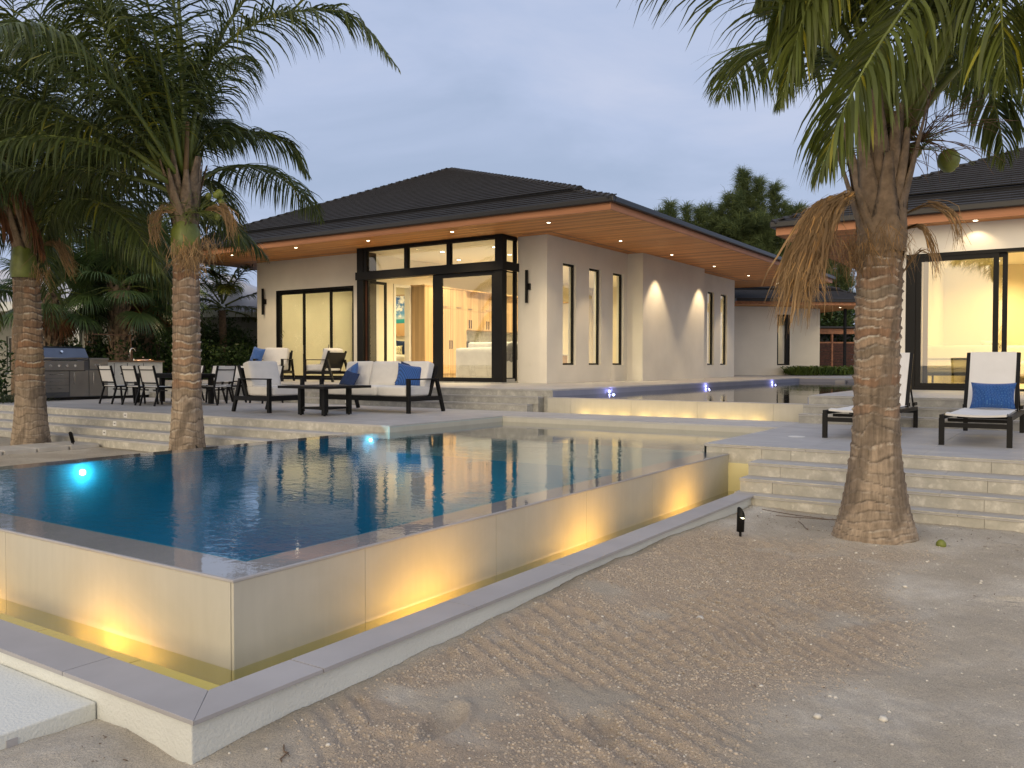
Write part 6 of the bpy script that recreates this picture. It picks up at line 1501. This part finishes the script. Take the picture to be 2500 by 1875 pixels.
# tall grass at the left edge
b = MB(); r_ = random.Random(8); V = []; F_ = []; tn = []
for i in range(900):
    bx, by = 10.7+r_.gauss(0, .55), 22.9+r_.gauss(0, .4); a = r_.uniform(0, 6.28); l = r_.uniform(.5, 1.15); w = .012; p = np.array((bx, by, T-.3)); d = np.array((math.cos(a)*.25, math.sin(a)*.25, 1.0)); s_ = np.array((-math.sin(a), math.cos(a), 0))*w; i0 = len(V)
    for k in range(5): f_ = 1-k/4.6; V += [p-s_*f_, p+s_*f_]; p = p+d/np.linalg.norm(d)*l/4; d = d+np.array((math.cos(a)*.42, math.sin(a)*.42, -.38))
    F_ += [(i0+2*k, i0+2*k+1, i0+2*k+3, i0+2*k+2) for k in range(4)]; t_ = r_.random(); tn += [t_*.9]*10
tag(npmesh('tall_grass', V, F_, 'grass_leaf', attrs={'tone': np.array(tn)}), 'long arching green grass blades left of the outdoor kitchen', 'grass', kind='stuff')
# planting bed in front of the rear wing
V = []; F_ = []; tn = []
for i in range(1500):
    u = r_.uniform(2.05, 5.3); w_ = r_.uniform(-1.1, .7); q = MT @ Vector((u, w_, 0)); a = r_.uniform(0, 6.28); l = r_.uniform(.4, .85); p = np.array((q.x, q.y, FL+r_.uniform(0, .12))); d = np.array((math.cos(a)*.6, math.sin(a)*.6, 1.0)); s_ = np.array((-math.sin(a), math.cos(a), 0))*.035; i0 = len(V)
    for k in range(4): f_ = (.4, 1, .8, .05)[k]; V += [p-s_*f_, p+s_*f_]; p = p+d/np.linalg.norm(d)*l/3; d = d+np.array((math.cos(a)*.4, math.sin(a)*.4, -.45))
    F_ += [(i0+2*k, i0+2*k+1, i0+2*k+3, i0+2*k+2) for k in range(3)]; tn += [r_.random()*.9]*8
tag(npmesh('bed_plants', V, F_, 'bed_leaf', attrs={'tone': np.array(tn)}), 'low bright green leafy plants in the bed before the rear wing', 'plants', kind='stuff')

# -- casuarinas behind the houses
def feather_tree(apexes, base, seed, label, name='casuarina_tree', n=2600, sz=.75):
    """apexes: (x,y,ztop,zbase,radius) spires of drooping needle sprays"""
    t_ = tag(empty(name, base), label, 'tree', 'feathery trees behind the houses'); g_ = np.random.default_rng(seed)
    b = MB(); b.tube([base, ((base[0]+apexes[0][0])/2, (base[1]+apexes[0][1])/2, apexes[0][2]*.5), (apexes[0][0], apexes[0][1], apexes[0][2]*.97)], [.28, .18, .02], 8)
    for ax in apexes[1:]: b.tube([(base[0], base[1], ax[3]*.7), ((base[0]+ax[0])/2, (base[1]+ax[1])/2, ax[3]*.9), (ax[0], ax[1], ax[2]*.96)], [.12, .07, .012], 6)
    b.build('trunk', 'branch_bark', t_)
    for ai, (x, y, zt, zb, rad) in enumerate(apexes):
        nb_ = int(20+rad*9*(zt-zb)/3); P_ = []; AA = []
        for k in range(nb_):
            q = (k+.5)/nb_; a = k*2.39996+g_.normal(0, .3); L_ = rad*q**.95*g_.choice((.28, .35, .45, .6, 1.0, 1.35))*g_.uniform(.85, 1.1)+.10; z0 = zt-(zt-zb)*q
            np_ = int(7+17*L_); t = g_.random(np_)**.8; up_ = .75*L_*t-.30*L_*t*t
            P_.append(np.stack([x+np.cos(a+.2*t)*L_*t, y+np.sin(a+.2*t)*L_*t, z0+up_], 1)+g_.normal(0, .05+.03*L_, (np_, 3))); AA.append(np.full(np_, a))
        P_ = np.concatenate(P_); aa = np.concatenate(AA); m_ = len(P_)
        k_ = 11; idx = np.repeat(np.arange(m_), k_); Q = P_[idx]+g_.normal(0, .06, (m_*k_, 3))
        D = np.stack([np.cos(aa)[idx]*.6, np.sin(aa)[idx]*.6, np.full(m_*k_, .6)], 1)+g_.normal(0, .42, (m_*k_, 3)); D /= np.linalg.norm(D, axis=1)[:, None]
        S_ = np.cross(D, g_.normal(0, 1, (m_*k_, 3))); S_ /= np.linalg.norm(S_, axis=1)[:, None]; l = sz*.42*(.4+1.1*g_.random((m_*k_, 1))); D2 = D+np.array((0, 0, -.75)); D2 /= np.linalg.norm(D2, axis=1)[:, None]
        w = .012; V = np.concatenate([Q-S_*w, Q+S_*w, Q+D*l+S_*w*.8, Q+D*l-S_*w*.8, Q+D*l+D2*l*.8]); M_ = m_*k_; ar = np.arange(M_); tone = np.tile(g_.random(M_)*.9, 5)
        allf = np.concatenate([np.stack([ar, M_+ar, 2*M_+ar], 1), np.stack([ar, 2*M_+ar, 3*M_+ar], 1), np.stack([3*M_+ar, 2*M_+ar, 4*M_+ar], 1)])
        npmesh('crown', V, allf, 'pine_leaf', t_, attrs={'tone': tone})
feather_tree([(49.4, 16.6, 12.95, 5.5, 2.7), (49.9, 15.85, 12.5, 6.5, 1.9), (50.4, 15.0, 12.15, 5.5, 1.6), (49.2, 17.3, 11.6, 5.0, 2.0), (48.9, 17.9, 10.6, 5.0, 2.4), (48.6, 18.5, 11.0, 6.0, 1.1), (50.9, 14.2, 10.8, 5.0, 1.7), (50.2, 15.7, 9.5, 3.5, 3.2), (50.8, 14.4, 8.6, 3.5, 2.6), (49.3, 17.0, 9.0, 4, 3.0)], (49.6, 16.4, 0), 3, 'tall feathery casuarina with pointed tips standing above the long eave')
feather_tree([(47.0, 20.2, 11.1, 7.0, .9), (46.7, 20.7, 10.6, 7.0, .7), (47.5, 19.35, 10.9, 7, .5), (47.9, 18.7, 10.75, 7, .7), (47.4, 19.7, 9.6, 5.5, 1.3)], (47.2, 19.9, 0), 4, 'smaller casuarina tips left of the tall tree over the ridge line')
feather_tree([(51.2, 13.75, 10.9, 7, .8), (51.5, 13.2, 10.2, 6, 1.0), (51.6, 12.4, 9.2, 5, 1.4), (51.8, 11.4, 8.6, 4.5, 1.4), (51.5, 12.6, 7.2, 3, 1.9)], (51.5, 12.8, 0), 5, 'feathery tree showing in the gap left of the right house eave')
for i, (x, y, h, w) in enumerate(((52, 12.5, 4.6, 2.2), (54, 10.2, 5.0, 2.4), (53, 15, 5.2, 2.6))):
    s_ = tag(empty('background_tree', (x, y, 0)), ('dark leafy tree behind the timber screen', 'dark leafy tree right of the timber screen post', 'dark leafy tree hidden low behind the rear wing roof')[i], 'tree', 'dark leafy trees behind the rear wing')
    b = MB(); b.tube([(x, y, 0), (x, y, h*.6)], [.2, .08], 8); b.build('trunk', 'branch_bark', s_); leaf_cloud(s_, (x, y, h*.6), (w, w, h*.5), 6000, .25, 80+i, 'hedge_leaf', 'crown')

# ------------------------------------------------------------------ neighbouring houses on the left
u_ = Vector((.5557, -.8314, 0)); v_ = Vector((.8314, .5557, 0)); P1 = Vector((15.9, 33.9, .3)); MN = Matrix(((u_.x, v_.x, 0, P1.x), (u_.y, v_.y, 0, P1.y), (0, 0, 1, P1.z), (0, 0, 0, 1)))
n1_ = tag(empty('neighbour_house', tuple(P1)), 'low neighbouring house with pale metal roof, white fascia and shaded porch at left', 'house')
def nb(b, name, mt, par=None): b.tf(MN); return b.build(name, mt, par or n1_)
b = MB(); b.poly([(-8, -.3, 3.62), (5.0, -.3, 3.62), (1.5, 5, 5.4), (-8, 5, 5.4)], [(5.0, -.3, 3.62), (5.0, 9, 3.62), (1.5, 5, 5.4)]); rf_ = nb(b, 'roof', 'far_roof')
b = MB()
for k in range(24): x0 = -7.8+k*.42; b.poly([(x0, -.28, 3.66), (x0+.03, -.28, 3.66), (x0+.03, 5, 5.44), (x0, 5, 5.44)])
nb(b, 'roof_seams', 'white_trim', rf_)
b = MB(); b.box(-8, 5.0, -.32, -.28, 3.28, 3.63).box(4.97, 5.02, -.3, 8, 3.28, 3.63); nb(b, 'fascia', 'white_trim')
b = MB(); b.box(-8, 5.0, -.28, 2.2, 3.24, 3.29); nb(b, 'soffit', 'far_wall')
b = MB(); wall_holes(b, 'y', 2.0, 2.2, -8, 4.6, -.3, 3.25, [(-1.0, .6, 0.9, 2.4), (3.5, 4.3, .4, 2.5)]); b.box(4.4, 4.6, 2.2, 8, -.3, 3.25); nb(b, 'wall', 'far_wall')
b = MB(); b.box(2.65, 2.9, .1, .35, -.3, 3.25); nb(b, 'post', 'white_trim')
for x0, x1, z0, z1 in ((-1.0, .6, .9, 2.4), (3.5, 4.3, .4, 2.5)):
    b = MB(); b.box(x0, x1, 2.1, 2.13, z0, z0+.06).box(x0, x1, 2.1, 2.13, z1-.06, z1).box((x0+x1)/2-.03, (x0+x1)/2+.03, 2.1, 2.13, z0, z1).box(x0, x0+.05, 2.1, 2.13, z0, z1).box(x1-.05, x1, 2.1, 2.13, z0, z1); w_ = nb(b, 'window', 'white_trim')
    b = MB(); b.box(x0, x1, 2.14, 2.15, z0, z1); nb(b, 'pane', 'dark_void', w_)
n2_ = tag(empty('neighbour_house', (22, 29, 0)), 'pale grey hip roofed neighbouring house between the middle palm and the main house', 'house')
ap = Vector((22.4, 28.0, 5.62)); e_ = [(18.3, 31.0, 3.62), (19.9, 25.9, 3.62), (26.5, 25.4, 3.62), (26.0, 31.5, 3.62)]
e_ = [tuple(Vector((20.4, 27.9, 3.6))+u_*a+v_*c) for a, c in ((-3.2, 0), (3.6, 0), (3.6, 7), (-3.2, 7))]; ap = tuple(Vector((20.4, 27.9, 5.35))+u_*.0+v_*2.6)
b = MB()
for k in range(4): b.poly([e_[k], e_[(k+1) % 4], ap])
b.build('roof', 'far_roof', n2_)
b = MB()
for k in range(4): b.bar(Vector(e_[k])-Vector((0, 0, .1)), Vector(e_[(k+1) % 4])-Vector((0, 0, .1)), .05, .2)
b.build('fascia', 'white_trim', n2_)
b = MB(); pts = [Vector((20.4, 27.9, 0))+u_*a+v_*c for a, c in ((-2.8, .5), (3.2, .5), (3.2, 6.5), (-2.8, 6.5))]
for k in range(4): q = pts[k]; w_ = pts[(k+1) % 4]; b.poly([q, w_, w_+Vector((0, 0, 3.5)), q+Vector((0, 0, 3.5))])
b.build('wall', 'far_wall', n2_)

# ------------------------------------------------------------------ garden spotlights, fallen coconut
p_, d_ = stake_light(7.50, 2.52, .03, (7.56, 2.48, 2.2), 'black garden spotlight in the raked sand left of the right palm')
lamp('SPOT', 'palm_light', p_, (8.05, 1.75, 2.6), 26, (1, .70, .36), .03, 60, 1)
p_, d_ = stake_light(8.62, 15.7, .06, (8.2, 16.0, 2.4), 'black garden spotlight with glowing lens by the pale pavers')
lamp('SPOT', 'palm_light', p_, (8.45, 16.7, 3.3), 40, (1, .80, .40), .03, 60, 1)
p_, d_ = stake_light(8.35, 11.55, .05, (8.7, 12.3, 3.4), 'black garden spotlight hidden behind the pool edge at the middle palm')
lamp('SPOT', 'palm_light', p_, (8.72, 12.3, 3.4), 40, (1, .74, .36), .03, 60, 1)
o = thing('fallen_coconut', (8.05, .95, .03), 'small green coconut lying on the sand right of the palm trunk', 'coconut'); coconut(o, (8.05, .95, .055), .042, 3, 'husk')
